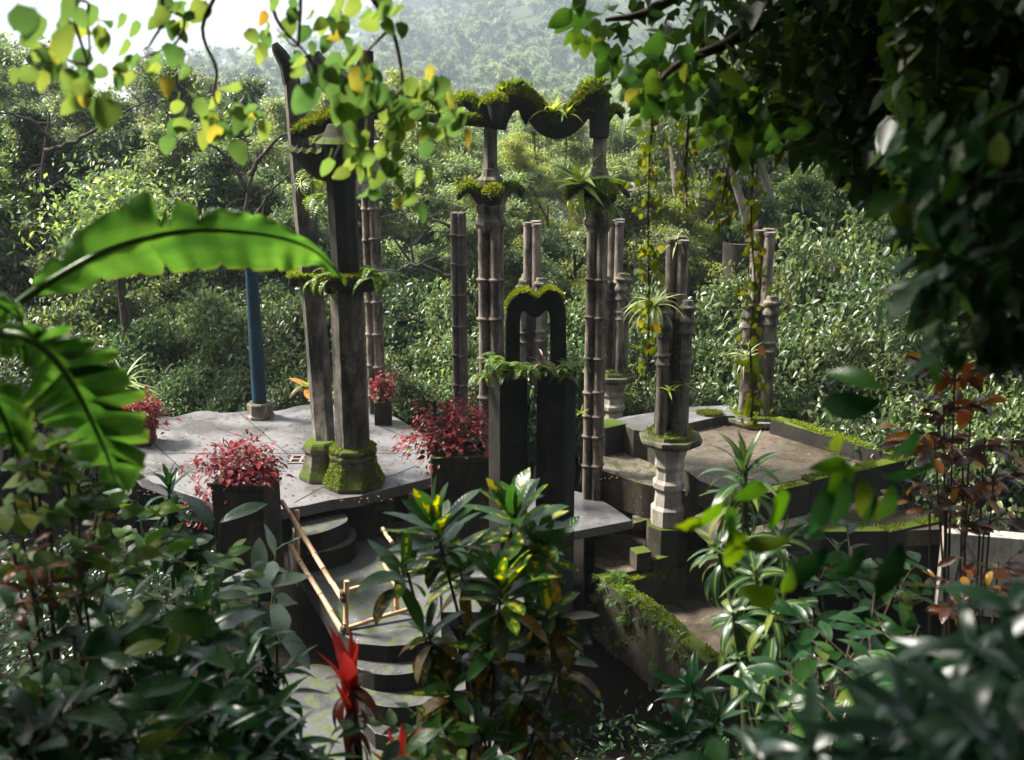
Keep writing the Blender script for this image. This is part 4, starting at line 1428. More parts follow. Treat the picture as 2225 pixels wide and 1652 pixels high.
for k_, kit_ in KIT.items():
    zz = np.empty(len(kit_[2].vertices) * 3, dtype=np.float32)
    kit_[2].vertices.foreach_get('co', zz)
    KH[k_] = float(np.percentile(zz[2::3], 98.5))
DESC = {'tall': ('tall leafy forest tree behind the terraces', 'tall forest trees'),
        'wide': ('broad yellow green forest tree behind the terraces', 'broad yellow green forest trees'),
        'pale': ('pale barked leafy forest tree behind the terraces', 'pale barked forest trees'),
        'dark': ('dark green dense forest tree behind the terraces', 'dark forest trees'),
        'loose': ('thin crowned forest tree with gaps showing pale branches', 'thin crowned forest trees')}


LAND = [(-150, 'beyond the left edge'), (40, 'at the left edge above the banana stem'), (180, 'above the base of the banana leaf'), (300, 'above the middle of the banana leaf'), (420, 'above the right half of the banana leaf'),
        (540, 'in line with the blue column'), (670, 'in line with the leaning column'), (780, 'in line with the thick octagonal column'), (870, 'just right of the pale lotus capital'), (945, 'below the long thin lintel'),
        (1010, 'in line with the dark ringed column'), (1080, 'in line with the left arched column'), (1155, 'in line with the heart arch'), (1220, 'below the dip of the wavy beam'), (1300, 'in line with the right arched column'),
        (1390, 'left of the palm trunk'), (1480, 'in line with the palm trunk'), (1560, 'right of the near finial column'), (1650, 'in line with the far finial column'), (1740, 'right of the far finial column'), (1820, 'above the low mossy wall'),
        (1910, 'under the dark overhanging branches'), (1990, 'behind the orange croton'), (2080, 'behind the dark close branches'), (2180, 'at the right edge'), (2350, 'beyond the right edge')]


def landmark(px):
    return min(LAND, key=lambda q: abs(q[0] - px))[1]


def ftree(px, top, y, k, wide=1.0):
    row = 'front' if y < 36 else ('middle' if y < 50 else 'rear')
    p = Y(px, top, y)
    zb = float(gz(p.x, y))
    h = (p.z - zb) / KH[k]
    sx = max(.75, min(1.3, h)) * wide
    return place_tree(KIT[k], (p.x, y, zb), (sx, h), R.uniform(0, 6.28), 'forest_tree', DESC[k][0].replace(' behind the terraces', '').replace(' showing pale branches', '') + ', ' + row + ' row, ' + landmark(px).replace(' of the banana leaf', ' banana leaf').replace('at the left edge above', 'far left above'), 'forest trees behind the terraces')


for px, top, y, k in [
    # nearest rank of tall trees
    (-60, 210, 31, 'tall'), (110, 250, 33, 'dark'), (280, 300, 31, 'pale'), (420, 340, 32, 'dark'), (560, 330, 34, 'loose'), (700, 350, 32, 'dark'),
    (890, 330, 33, 'loose'), (1010, 390, 31, 'pale'), (1140, 420, 33, 'wide'), (1250, 440, 32, 'dark'), (1400, 430, 31, 'pale'), (1530, 440, 33, 'wide'),
    (1680, 400, 32, 'dark'), (1830, 330, 31, 'tall'), (1990, 260, 32, 'dark'), (2160, 230, 31, 'tall'), (2330, 200, 33, 'dark'), (-230, 180, 34, 'dark'),
    # second rank
    (-150, 95, 40, 'tall'), (40, 115, 42, 'pale'), (190, 140, 40, 'loose'), (330, 165, 41, 'tall'), (440, 195, 43, 'dark'), (570, 235, 41, 'pale'),
    (700, 235, 43, 'wide'), (830, 265, 42, 'tall'), (935, 195, 45, 'wide'), (1060, 300, 42, 'loose'), (1190, 320, 43, 'wide'), (1330, 280, 41, 'pale'),
    (1480, 220, 43, 'wide'), (1640, 180, 42, 'tall'), (1800, 150, 43, 'pale'), (1980, 130, 41, 'dark'), (2170, 110, 43, 'tall'), (2400, 90, 42, 'dark'),
    # third rank
    (-100, 90, 55, 'tall'), (120, 135, 57, 'wide'), (260, 155, 56, 'pale'), (400, 185, 58, 'wide'), (520, 190, 60, 'tall'), (640, 200, 62, 'wide'),
    (760, 215, 64, 'pale'), (860, 225, 60, 'wide'), (990, 245, 66, 'wide'), (1110, 250, 62, 'pale'), (1240, 240, 64, 'wide'), (1370, 215, 62, 'tall'),
    (1500, 170, 66, 'pale'), (1650, 130, 62, 'wide'), (1850, 100, 62, 'tall'), (2080, 80, 64, 'dark'), (2300, 60, 62, 'tall'),
]:
    ftree(px, top, y, k)

for tx, ty, k_, h_, lab_ in ((-7.5, 1.5, 'dark', .62, 'unseen tree added for shade on the bank left of the viewer'), (-9.5, 6.0, 'dark', .6, 'unseen tree added for shade left of the yellow leaved shrub'), (-6.5, -3.0, 'dark', .7, 'unseen tree added for shade behind and left of the viewer'), (5.0, -4.0, 'dark', .7, 'unseen tree added for shade behind and right of the viewer')):
    place_tree(KIT[k_], (tx, ty, float(gz(tx, ty)) - .1), h_, R.uniform(0, 6.28), 'forest_tree', lab_, 'unseen trees added around the viewer for shade')  # unseen trees added to keep sky light off the foreground

gh = 'hazy trees covering the far hillside'
rg = np.random.default_rng(77)
nfar = 0
for y in [82, 96, 112, 130] + [240 * 1.071 ** k_ for k_ in range(26)]:
    half = 1180 / FPX * y + 8
    x = -half * .95
    while x < half and nfar < 296:
        xx, yy = x + rg.normal(0, .012) * y, y + rg.normal(0, .012) * y
        pxx = 1112.5 + FPX * xx / yy
        vis = 380 < pxx < 1480 or y < 95
        if vis:
            s_ = rg.uniform(.7, 1.35) * (1.0 if y < 150 else .0042 * y)
            e = place_tree(FAR[int(rg.integers(0, 4))], (xx, yy, float(gz(xx, yy)) - .5), (s_ * .95, s_ * .95), rg.uniform(0, 6.28), 'hillside_tree', 'rounded tree on the far hillside fading into pale blue haze', gh)
            nfar += 1
        x += 8.2 * (1.1 if y < 150 else .0046 * y)

SH_GR = 'bushes crowding the slope behind the terraces'
SH_LB = 'leafy grey green bush on the slope behind the terraces'
for px, top, y, i, s_ in [
    (150, 640, 27, 0, 1.3), (300, 690, 26.5, 1, 1.2), (420, 640, 27.5, 0, 1.5), (500, 760, 25.4, 3, 1.0), (600, 650, 27, 0, 1.5), (690, 690, 26.3, 3, 1.2), (640, 790, 25, 0, .9),
    (880, 620, 27.5, 1, 1.4), (930, 740, 25.6, 0, 1.1), (1040, 640, 27, 3, 1.3), (1140, 660, 28, 1, 1.4), (1230, 640, 27.5, 0, 1.3), (1390, 620, 27.5, 1, 1.4), (1395, 730, 26.4, 3, 1.1),
    (1520, 640, 27, 0, 1.4), (1560, 740, 25.4, 1, 1.1), (380, 800, 24.8, 1, .9), (250, 780, 25, 3, 1.1), (80, 720, 25.5, 1, 1.4), (-60, 650, 26, 0, 1.6), (760, 640, 27.4, 1, 1.4), (850, 780, 24.9, 3, .9),
    (1010, 780, 25.2, 1, .9), (1240, 770, 26.4, 1, 1.0), (1480, 800, 25.2, 3, .8), (450, 850, 24.4, 1, .7), (560, 840, 24.5, 3, .75)]:
    p = Y(px, top, y)
    zb = float(gz(p.x, y))
    place_tree(SHR[i], (p.x, y, zb), (s_, (p.z - zb) / 2.75), R.uniform(0, 6.28), 'bush', ('taller ' if top < 700 else 'lowest ' if y < 24.45 else 'sunken ' if y < 24.95 else 'low ') + 'grey green bush on the rear slope, ' + landmark(px), SH_GR, 'bush', ('stem', 'foliage'))
for px, top, y, i, s_ in [
    (1700, 700, 25.0, 0, 1.2), (1800, 560, 25.5, 1, 1.5), (1760, 690, 24.0, 2, 1.1), (1880, 480, 25.5, 0, 1.7), (1890, 640, 23.2, 1, 1.3), (1960, 560, 23.6, 0, 1.5), (1960, 740, 21.8, 1, 1.1),
    (2060, 470, 24, 2, 1.8), (2060, 660, 21.6, 0, 1.4), (2150, 560, 22, 1, 1.7), (2090, 820, 20.0, 2, 1.1), (2200, 720, 20.0, 0, 1.5), (1850, 780, 22.7, 2, .9), (1790, 800, 23.6, 1, .7), (1700, 560, 27.5, 1, 1.6), (1620, 640, 27.0, 2, 1.3)]:
    p = Y(px, top, y)
    zb = float(gz(p.x, y))
    place_tree(SHB[i], (p.x, y, zb), (s_, (p.z - zb) / 2.65), R.uniform(0, 6.28), 'bush', ('upper ' if top < 600 else 'middle ' if top < 695 else 'lower ' if y > 23.2 else 'lowest ') + 'glossy bush of the right shrub wall, ' + landmark(px), 'shrub wall right of the basin', 'bush', ('stem', 'foliage'))

# bare trunks and palm that read singly
for pts, r0, r1, m_, lab in [
    ([(285, 860, 26), (278, 760, 26), (272, 690, 26.1), (262, 610, 26.2), (268, 540, 26.4)], .13, .09, M['bark'], 'dark lichen spotted trunk standing behind the left end of the terrace'),
    ([(1640, 560, 30), (1622, 480, 30), (1605, 420, 30), (1585, 360, 30), (1560, 300, 30)], .12, .08, M['palebark'], 'thin pale trunk leaning left between the two right finial columns'),
    ([(1725, 560, 31), (1700, 510, 31), (1680, 450, 31), (1664, 395, 31), (1640, 320, 31)], .13, .1, M['palebark'], 'pale speckled trunk leaning left, right of the far finial column'),
]:
    e = empty('leaning_tree', Y(*pts[0]), lab, 'tree')
    b = MB()
    p0 = Y(*pts[0])
    P = [Vector((p0.x + .1, p0.y, float(gz(p0.x, p0.y)) - .3))] + [Y(*q) for q in pts]
    b.sweep(spline(P, 4), lerp_list([r0 * 1.2, r0, r1], len(P) * 4 - 3), 9)
    b.build('trunk', m_, e, 60)
    tp = Y(*pts[-1])
    rg = np.random.default_rng(len(lab))
    nl = 2600
    base = np.array(tp) + rg.normal(0, 1, (nl, 3)) * np.array([.8, .8, .6]) + np.array([0, 0, .7])
    L = .2 * rg.uniform(.6, 1.2, nl)
    V, F = leaf_arrays(base, rg.normal(0, .7, (nl, 3)) + np.array([0, 0, -.2]), rg.normal(0, .5, (nl, 3)) + np.array([0, 0, 1]), L, L * .45, .12)
    obj('crown', mesh_arrays('crown', V - np.array(e.location), F, M['forest']), e)

for lab, brs in (
    ('crooked bare branched tree with mossy limbs behind the dark ringed column', [[(1075, 830, 27.5), (1065, 740, 27.5), (1020, 640, 27.3), (965, 600, 27), (905, 575, 26.8), (862, 590, 26.6)], [(1065, 720, 27.4), (1040, 560, 27.4), (985, 500, 27.2), (930, 470, 27), (885, 440, 27)], [(990, 690, 27.2), (930, 700, 26.8), (880, 690, 26.6), (845, 712, 26.5)]]),
    ('tree with long bare arching limbs in the leafy mass at the far left', [[(150, 860, 28), (120, 640, 28), (90, 420, 28), (110, 250, 28)], [(100, 470, 28), (190, 430, 27.6), (290, 500, 27.4), (330, 540, 27.2)], [(95, 330, 28), (180, 300, 27.6), (260, 250, 27.4), (330, 215, 27.2)], [(110, 300, 28), (50, 255, 27.6), (-40, 235, 27.4)]]),
    ('tree with forked bare limbs left of the leaning column', [[(560, 850, 27.5), (545, 640, 27.5), (530, 480, 27.5), (560, 330, 27.5)], [(535, 500, 27.5), (590, 420, 27.2), (640, 370, 27)], [(545, 420, 27.5), (480, 330, 27.2), (420, 300, 27)], [(540, 380, 27.4), (600, 300, 27.2), (640, 290, 27)]]),
):
    t0 = Y(*brs[0][0])
    e = empty('bare_tree', (t0.x, t0.y, float(gz(t0.x, t0.y)) - .2), lab, 'tree')
    for i_, br_ in enumerate(brs):
        P = [Y(*q) for q in br_]
        if i_ == 0: P = [Vector((t0.x + .1, t0.y, float(gz(t0.x, t0.y)) - .3))] + P
        P = spline(P, 6)
        P = [q + Vector((R.gauss(0, .025), R.gauss(0, .03), R.gauss(0, .025))) for q in P]
        MB().sweep(P, lerp_list([.12 if i_ == 0 else .065, .03 if i_ == 0 else .012], len(P)), 8).build('trunk' if i_ == 0 else 'branch', M['bark'], e, 60)
        for q in P[len(P) // 3::2]:
            d_ = Vector((R.gauss(0, .5), R.gauss(-.2, .4), R.gauss(.1, .4)))
            MB().sweep([q, q + d_ * .6 + Vector((0, 0, .05)), q + d_ * 1.1], [.016, .01, .004], 4, cap=False).build('twig', M['bark'], e)

pal = empty('palm_tree', Y(1475, 560, 33), 'slender palm with drooping feathery fronds and ringed pale trunk right of the wavy beam', 'palm')
hd = Y(1462, 205, 33)
ft = Vector((Y(1480, 520, 33).x, 33, float(gz(5, 33)) - .3))
pth_ = spline([ft, Y(1480, 520, 33), Y(1472, 400, 33), Y(1463, 300, 33), hd], 6)
MB().sweep(pth_, lerp_list([.22, .19, .15, .14], len(pth_)), 10).build('trunk', M['palebark'], pal, 60)
for i in range(16):
    a = i * 2.4
    e_ = R.uniform(.1, .9)
    B, D, NN, LL = [], [], [], []
    p = np.array(hd)
    Lf = R.uniform(2.1, 2.7)
    h = np.array([math.cos(a), math.sin(a), 0])
    m = 34
    rach = [tuple(p)]
    for k in range(m):
        t = k / m
        ee = e_ - 2.3 * t ** 1.1
        dv = h * math.cos(ee) + np.array([0, 0, math.sin(ee)])
        p = p + dv * Lf / m
        rach.append(tuple(p))
        sd_ = np.cross(dv, [0, 0, 1.0]); sd_ /= max(1e-6, np.linalg.norm(sd_))
        for sg in (-1, 1):
            B.append(p); D.append(sd_ * sg * .8 + dv * .6 + np.array([0, 0, -.35])); NN.append(np.cross(sd_, dv) + RNG.normal(0, .1, 3)); LL.append(.62 * (math.sin(math.pi * min(1, t * .9 + .12)) ** .6))
    B, D, NN, LL = map(np.array, (B, D, NN, LL))
    V, F = leaf_arrays(B, D, NN, LL, .045, .05, True, .3)
    fo = obj('frond', mesh_arrays('frond', V - np.array(pal.location), F, M['palm']), pal)
    MB().sweep([Vector(q) for q in rach[::3]], lerp_list([.03, .006], len(rach[::3])), 4, cap=False).build('rachis', M['stem'], fo)

# ------------------------------------------------------------------ trees over the viewer


def limb(par, pts, r0, r1, name='branch', mat=None, n=7):
    p = spline(pts, 5)
    return MB().sweep(p, lerp_list([r0, (r0 + r1) / 2, r1], len(p)), n).build(name, mat or M['bark'], par, 60)


def mass(name, par, base, leaf, mat, rg, asp=.6, up=1.0, droop=-.35, wide=True):
    n = len(base)
    d = rg.normal(0, .7, (n, 3)) + np.array([0, 0, droop])
    nn = rg.normal(0, .5, (n, 3)) + np.array([0, 0, up])
    L = leaf * rg.uniform(.6, 1.2, n)
    V, F = leaf_arrays(base, d, nn, L, L * asp, .1, wide, .15)
    return obj(name, mesh_arrays(name, V - np.array(par.location), F, mat), par)


# the dark broadleaf tree at the right
OT = empty('overhanging_tree', (7.6, 8.6, float(gz(7.6, 8.6))), 'large dark broadleaf tree at the right whose leafy branches hang into the picture', 'tree')
o3 = OT.location
limb(OT, [o3 + Vector((0, 0, -.5)), o3 + Vector((-.1, .1, 3)), o3 + Vector((-.4, .1, 6)), o3 + Vector((-.7, 0, 9.5)), o3 + Vector((-1.0, 0, 13))], .38, .16, 'trunk', n=12)
LB = [[(2500, 300, 8.7), (2260, 240, 8.7), (2075, 207, 8.6), (1930, 214, 8.5), (1800, 216, 8.4), (1700, 235, 8.3)],
      [(2450, 330, 8.4), (2200, 300, 8.2), (2053, 232, 8.0), (1960, 262, 8.0), (1892, 268, 7.9), (1830, 290, 7.8)],
      [(2400, -60, 8.6), (2000, -80, 8.2), (1700, -60, 7.9), (1520, -30, 7.6), (1404, 28, 7.4), (1316, 44, 7.3)],
      [(2350, -40, 8.4), (2000, -60, 8.0), (1800, -20, 7.8), (1684, 28, 7.7), (1583, 92, 7.6), (1477, 138, 7.5), (1420, 190, 7.4)],
      [(2300, 150, 9.2), (2000, 120, 9.2), (1800, 150, 9.0), (1640, 210, 8.9), (1540, 270, 8.8)],
      [(2350, 380, 7.6), (2150, 420, 7.4), (2000, 400, 7.3), (1900, 430, 7.2)]]
tipsR = []
for i, L_ in enumerate(LB):
    P = [Y(*q) for q in L_]
    limb(OT, P, .09, .014)
    tipsR.append(spline(P, 8))
rg = np.random.default_rng(8)


def lowpy(px):
    return np.interp(px, [1220, 1260, 1300, 1350, 1400, 1440, 1470, 1510, 1560, 1610, 1660, 1720, 1800, 1860, 1900, 1960, 2050, 2120, 2230],
                     [70, 110, 110, 200, 240, 262, 220, 260, 330, 350, 320, 330, 370, 420, 445, 430, 520, 620, 700])


k = 0
while k < 300:                                            # single leaves of the hanging fringe
    px = R.uniform(1235, 1960)
    lo_ = float(lowpy(px))
    py = lo_ - abs(R.gauss(0, 70)) - 6
    if py < -40: continue
    if px < 1330 and R.random() < .35: continue
    y = R.uniform(6.9, 9.2)
    d = Vector((R.gauss(-.2, .5), R.gauss(-.2, .4), R.gauss(-.75, .35)))
    put_leaf(OT, 'over', Y(px, py - 16, y), d, Vector((R.gauss(.45, .6), -1.0 + R.gauss(0, .5), .2)), R.uniform(.12, .2))
    k += 1
base = []
while len(base) < 9000:
    px = R.uniform(1300, 2400)
    lo_ = float(lowpy(min(px, 2230)))
    py = R.uniform(-140, lo_ - 14)
    dens = np.interp(px, [1300, 1500, 1700, 1850, 1950, 2050], [.02, .06, .24, .55, .9, 1.0]) * np.interp(lo_ - py, [0, 60, 160], [.45, .85, 1.0])
    if R.random() > dens: continue
    base.append(tuple(Y(px, py, R.uniform(7.0, 11.0))))
while len(base) < 15000:
    px = R.uniform(1930, 2500)
    py = R.uniform(-100, 800)
    if py > np.interp(px, [1930, 1990, 2060, 2150, 2300], [400, 480, 640, 740, 800]) + R.gauss(0, 25): continue
    base.append(tuple(Y(px, py, R.uniform(5.5, 9.5))))
o = mass('foliage', OT, np.array(base), .2, M['over'], rg, .64)
o['kind'] = 'stuff'
base = np.stack([rg.uniform(1.5, 11, 9000), rg.uniform(1, 13, 9000), rg.uniform(11.2, 15.5, 9000)], 1)
base = base[base[:, 2] > 9.4 + .32 * np.maximum(base[:, 1], 2)]
mass('crown', OT, base, .42, M['over'], rg, .6)

# second tree behind the viewer, with the yellow green sprays hanging in at the top left
YT = empty('overhanging_tree', (-5.2, -1.0, float(gz(-5.2, -1.0))), 'tree over the viewer with yellow green leaf sprays hanging in from the top left', 'tree')
o3 = YT.location
limb(YT, [o3 + Vector((0, 0, -.5)), o3 + Vector((.1, .3, 3)), o3 + Vector((.3, .6, 6)), o3 + Vector((.2, .4, 9.5))], .3, .1, 'trunk', n=12)
hub = o3 + Vector((.3, .6, 5.6))
LBY = [
    [hub, (-200, -420, 4.2), (40, -180, 4.8), (140, -30, 5.0), (165, 60, 5.0), (185, 120, 5.0), (190, 150, 5.0)],
    [(150, 0, 5.0), (190, 6, 5.0), (190, 40, 5.05), (195, 110, 5.1), (190, 140, 5.1)],
    [(190, 140, 5.1), (150, 132, 5.1), (110, 108, 5.1), (60, 112, 5.1)],
    [hub, (100, -400, 4.8), (300, -140, 5.3), (355, 20, 5.5), (330, 90, 5.5), (315, 108, 5.5)],
    [(355, 20, 5.5), (400, 40, 5.5), (385, 90, 5.5), (350, 110, 5.5), (300, 130, 5.5)],
    [hub, (300, -420, 5.2), (480, -100, 5.7), (440, 60, 5.8), (470, 150, 5.8), (465, 210, 5.8), (480, 240, 5.8)],
    [hub, (500, -420, 5.2), (640, -80, 5.6), (650, 70, 5.7), (640, 100, 5.7), (600, 62, 5.7)],
    [hub, (560, -420, 5.4), (760, -160, 5.8), (800, -20, 5.9), (850, 60, 5.9), (870, 140, 5.9), (875, 210, 5.9), (865, 290, 5.9), (835, 345, 5.9)],
    [(870, 200, 5.9), (830, 240, 5.9), (790, 250, 5.9), (755, 285, 5.85), (725, 345, 5.8)],
    [(850, 60, 5.9), (800, 110, 5.9), (770, 150, 5.9), (740, 200, 5.85)],
    [(875, 210, 5.9), (930, 215, 5.95), (960, 260, 6.0), (975, 320, 6.0)],
    [hub, (400, -430, 5.2), (560, -120, 5.6), (600, 40, 5.6), (660, 110, 5.65), (690, 160, 5.7)],
]
for L_ in LBY:
    P = [q if isinstance(q, Vector) else Y(*q) for q in L_]
    limb(YT, P, .018 if isinstance(L_[0], Vector) else .009, .004, 'twig', M['twig'], 6)
YL = [(60, 95, 5, 5.0, 45), (110, 130, 8, 5.0, 50), (160, 150, 7, 5.0, 65), (190, 195, 5, 5.0, 70), (95, 165, 2, 5, 50), (150, 225, 3, 5.0, 55), (215, 215, 2, 5.0, 50), (40, 30, 5, 4.0, 80), (10, 100, 3, 3.6, 90),
      (165, 30, 6, 5.0, 45), (215, 50, 3, 5.1, 50), (250, 45, 2, 5.1, 45), (265, 140, 6, 5.3, 50), (310, 140, 6, 5.4, 50), (360, 140, 6, 5.5, 45), (390, 40, 7, 5.6, 45), (420, 20, 3, 5.6, 55), (340, 60, 4, 5.5, 45),
      (440, 265, 9, 5.8, 50), (480, 275, 8, 5.8, 55), (520, 270, 9, 5.8, 50), (535, 240, 5, 5.8, 40), (500, 240, 3, 5.8, 40), (545, 180, 3, 5.7, 55),
      (590, 20, 4, 5.6, 40), (640, 40, 5, 5.7, 45), (690, 80, 3, 5.7, 45), (640, 120, 2, 5.7, 50), (640, 165, 2, 5.6, 75), (690, 185, 3, 5.7, 60), (600, 130, 4, 5.7, 40), (560, 100, 4, 5.7, 40), (745, 70, 4, 5.8, 45),
      (730, 45, 5, 5.8, 45), (790, 30, 6, 5.8, 50), (820, 5, 4, 5.8, 60), (850, 30, 3, 5.9, 40), (780, 140, 7, 5.85, 50), (820, 200, 7, 5.9, 60), (790, 220, 6, 5.9, 70), (760, 190, 6, 5.85, 60), (840, 260, 7, 5.9, 55),
      (870, 250, 7, 5.95, 50), (910, 240, 6, 5.95, 50), (930, 190, 7, 6, 50), (965, 190, 5, 6, 50), (950, 240, 5, 6, 55), (975, 310, 6, 6.0, 75), (950, 280, 3, 6.0, 50), (905, 300, 6, 6.0, 60), (745, 310, 3, 5.8, 70), (800, 320, 7, 5.85, 55),
      (840, 340, 8, 5.9, 50), (870, 370, 6, 5.9, 50), (780, 370, 6, 5.85, 55), (830, 400, 5, 5.9, 45), (880, 430, 6, 5.9, 45), (760, 385, 3, 5.85, 50)]
cnt = 0
for px, py, n_, y, sz in YL:
    for i in range(n_):
        if cnt >= 300: break
        L = sz * mpp(y) * R.uniform(.7, 1.15)
        if R.random() < .1: continue
        p = Y(px + R.gauss(0, sz * .6), py + R.gauss(0, sz * .5) - sz * .35, y + R.uniform(-.25, .25))
        put_leaf(YT, 'yellow', p, (R.gauss(0, .5), R.gauss(0, .35), -1 + R.gauss(0, .3)), (R.gauss(.75, .5), -.9 + R.gauss(0, .35), R.gauss(0, .3)), L)
        cnt += 1
rg = np.random.default_rng(9)
nC = 40000
base = np.stack([rg.uniform(-17, 10, nC), rg.uniform(-16, 14, nC), rg.uniform(8.6, 15.5, nC)], 1)
clump = np.sin(base[:, 0] * 1.3 + 1.1) * np.sin(base[:, 1] * 1.15) + .5 * np.sin(base[:, 0] * 2.9 + base[:, 1] * 2.3)
base = base[(base[:, 2] > 9.1 - .03 * np.maximum(base[:, 1], 0)) & (clump > -1.2)]
hx = base[:, 0] - (base[:, 2] - 11) * sd.x / sd.z
hy = base[:, 1] - (base[:, 2] - 11) * sd.y / sd.z
base = base[(((hx + 4.3) / 2.4) ** 2 + ((hy - 7.6) / 3.2) ** 2 > 1) & ((hx + 8.4) ** 2 + (hy - 7.4) ** 2 > .9) & ((hx + 11.0) ** 2 + (hy - 11.5) ** 2 > 1.6)]      # gaps cut along the sun direction so it reaches foreground leaves
mass('crown', YT, base, .55, M['over'], rg, .6)  # out of view; spread wide, low and dense to shade the foreground
for q in ((-2, -6, 11), (3, -4, 12), (-7, -7, 11.5), (2, -10, 11)):
    limb(YT, [hub + Vector((0, 0, 1)), (hub + Vector(q)) / 2 + Vector((0, 0, 1.5)), Vector(q)], .12, .03)

# hanging vines
for pts, y, nl, sz, lab in [
    ([(1425, 130), (1412, 330), (1408, 480), (1410, 640), (1408, 800)], 8.4, 110, 27, 'thin hanging vine with small yellow leaves dangling left of the striped spider plant'),
    ([(1650, 60), (1640, 300), (1632, 480), (1640, 620), (1630, 760), (1636, 850), (1632, 925)], 8.9, 160, 28, 'long hanging vine with pale and yellow leaves in front of the far finial column'),
    ([(1500, 150), (1496, 260), (1490, 370), (1492, 450)], 8.6, 55, 25, 'short vine of dull leaves hanging beside the palm trunk'),
    ([(1600, 180), (1588, 320), (1570, 430), (1560, 500)], 8.7, 60, 30, 'short vine with yellow leaf pairs hanging above the finial columns'),
]:
    P = spline([Y(x, q, y) for x, q in pts], 8)
    v = empty('hanging_vine', P[0], lab, 'vine', 'vines hanging from the dark tree')
    MB().sweep(P, .008, 5, cap=False).build('stem', M['twig'], v)
    for i in range(nl):
        t = R.random() ** .85 * (len(P) - 1.01)
        a = int(t)
        p = P[a].lerp(P[a + 1], t - a)
        p = p + Vector((R.gauss(0, .055), R.gauss(0, .06), 0))
        put_leaf(v, 'vine', p, (R.gauss(0, .7), R.gauss(0, .5), -.8), (R.gauss(.5, .6), -1, .15), sz * mpp(y) * R.uniform(.4, 1.0))
    # side curtain of tiny tendrils
    tv = MB()
    for i in range(14):
        p = R.choice(P[:len(P) * 3 // 4])
        tv.sweep([p, p + Vector((R.gauss(0, .06), 0, -.25)), p + Vector((R.gauss(0, .08), 0, -.55))], .003, 3, cap=False)
    tv.build('tendril', M['twig'], v)

# close dark branches at the right edge
DB = empty('dark_branch', Y(2420, 420, 3.4), 'close dark blurred leafy branches reaching in from the right edge', 'branch')
for pts in ([(2420, 420, 3.4), (2250, 380, 3.4), (2100, 400, 3.35), (1990, 450, 3.3)], [(2400, 560, 3.3), (2240, 540, 3.3), (2110, 570, 3.25), (2010, 640, 3.2)], [(2400, 200, 3.5), (2240, 220, 3.5), (2120, 280, 3.45), (2040, 350, 3.4)], [(2420, 700, 3.2), (2260, 690, 3.2), (2150, 720, 3.2)]):
    P = spline([Y(*q) for q in pts], 6)
    MB().sweep(P, lerp_list([.012, .004], len(P)), 6).build('twig', M['bark'], DB, 60)
    for i in range(44):
        p = P[min(len(P) - 1, int(R.random() ** .7 * len(P)))]
        put_leaf(DB, 'broad', p + Vector((R.gauss(0, .05), R.gauss(0, .06), R.gauss(0, .04))), (R.gauss(-.55, .4), R.gauss(-.1, .4), R.gauss(-.6, .35)), (R.gauss(-.2, .5), R.gauss(-.3, .4), 1), R.uniform(.11, .2))

# ------------------------------------------------------------------ epiphytes on the columns


def epi(name, px, py, y, keys, n, L, label, e0=80, e1=5, cat='plant', axis=(0, 0, 1)):
    e = empty(name, Y(px, py, y), label, cat)
    rosette(e, keys, e.location, n, L, e0, e1, axis)
    return e


epi('bromeliad', 1200, 246, yC - .12, 'brom', 18, .5, 'yellow green bromeliad in the dip on top of the wavy mossy beam', 85, 25)
epi('bromeliad', 1230, 250, yC - .18, 'brom', 14, .38, 'smaller yellow bromeliad right beside the first one on the wavy beam', 80, 15)
epi('bromeliad', 1264, 402, yC - .2, 'brom', 22, .88, 'large light green bromeliad growing on the left side of the right arched column', 88, -20, axis=(-.35, -.1, 1))
epi('bromeliad', 1322, 400, yC - .05, 'brom', 12, .5, 'light green bromeliad on the right side of the right arched column', 80, 0, axis=(.4, 0, 1))
epi('bromeliad', 1330, 440, yC - .1, 'brom', 9, .42, 'bromeliad with long hanging leaves under the right arched column capital', 20, -60, axis=(.5, 0, 1))
epi('spider_plant', 1422, 668, 19.1, 'spider', 50, .8, 'large striped spider plant bursting from the left finial of the near finial column', 85, -25)
epi('spider_plant', 1470, 526, 19.3, 'spider', 26, .4, 'small spider plant on the very top of the near finial column', 85, -20)
epi('spider_plant', 1622, 775, 22.2, 'spider', 30, .55, 'spider plant sticking out low on the far right finial column behind the vine', 80, -15, axis=(-.4, -.2, 1))
epi('bromeliad', 1452, 850, 18.95, 'brom', 10, .32, 'small green plant low between the tubes of the near finial column', 80, 0)
epi('bromeliad', 1488, 838, 19.0, 'brom', 9, .3, 'small green plant on the right tube of the near finial column', 70, 0, axis=(.5, 0, 1))
epi('bromeliad', 655, 400, yA1 - .1, 'spider', 16, .35, 'wispy grey air plant on the leaning column shaft', 70, -30, axis=(-.6, -.3, .5))
epi('bromeliad', 1262, 900, 20.3, 'brom', 10, .28, 'small red tinged bromeliad on the right edge of the heart arch pillar', 70, 0)
e = epi('bromeliad', 672, 842, 21.5, ('brom', 'orange', .5), 16, .55, 'red and yellow bromeliad behind the leaning column base', 75, 10)
epi('spider_plant', 268, 838, 22.5, 'spider', 30, 1.0, 'pale strappy plant beside the left end of the terrace', 85, -10)
epi('bromeliad', 1718, 898, 22.3, 'bright', 10, .35, 'small bright green plant growing at the outer side of the mossy basin wall', 80, 10)
for px, py, yy, s_, k in ((1300, 395, yC - .2, .3, 0), (1270, 440, yC - .25, .4, 1), (1300, 440, yC - .3, .35, 2), (1325, 450, yC - .2, .35, 3)):
    fern_tuft(C2, Y(px, py, yy), 14, s_, seed=200 + k, down=.4)
mb_ = C2.children[4]
moss_on(mb_, 'moss', M['moss'], 3000, .09, -.2, seed=33)

# ------------------------------------------------------------------ foreground plants


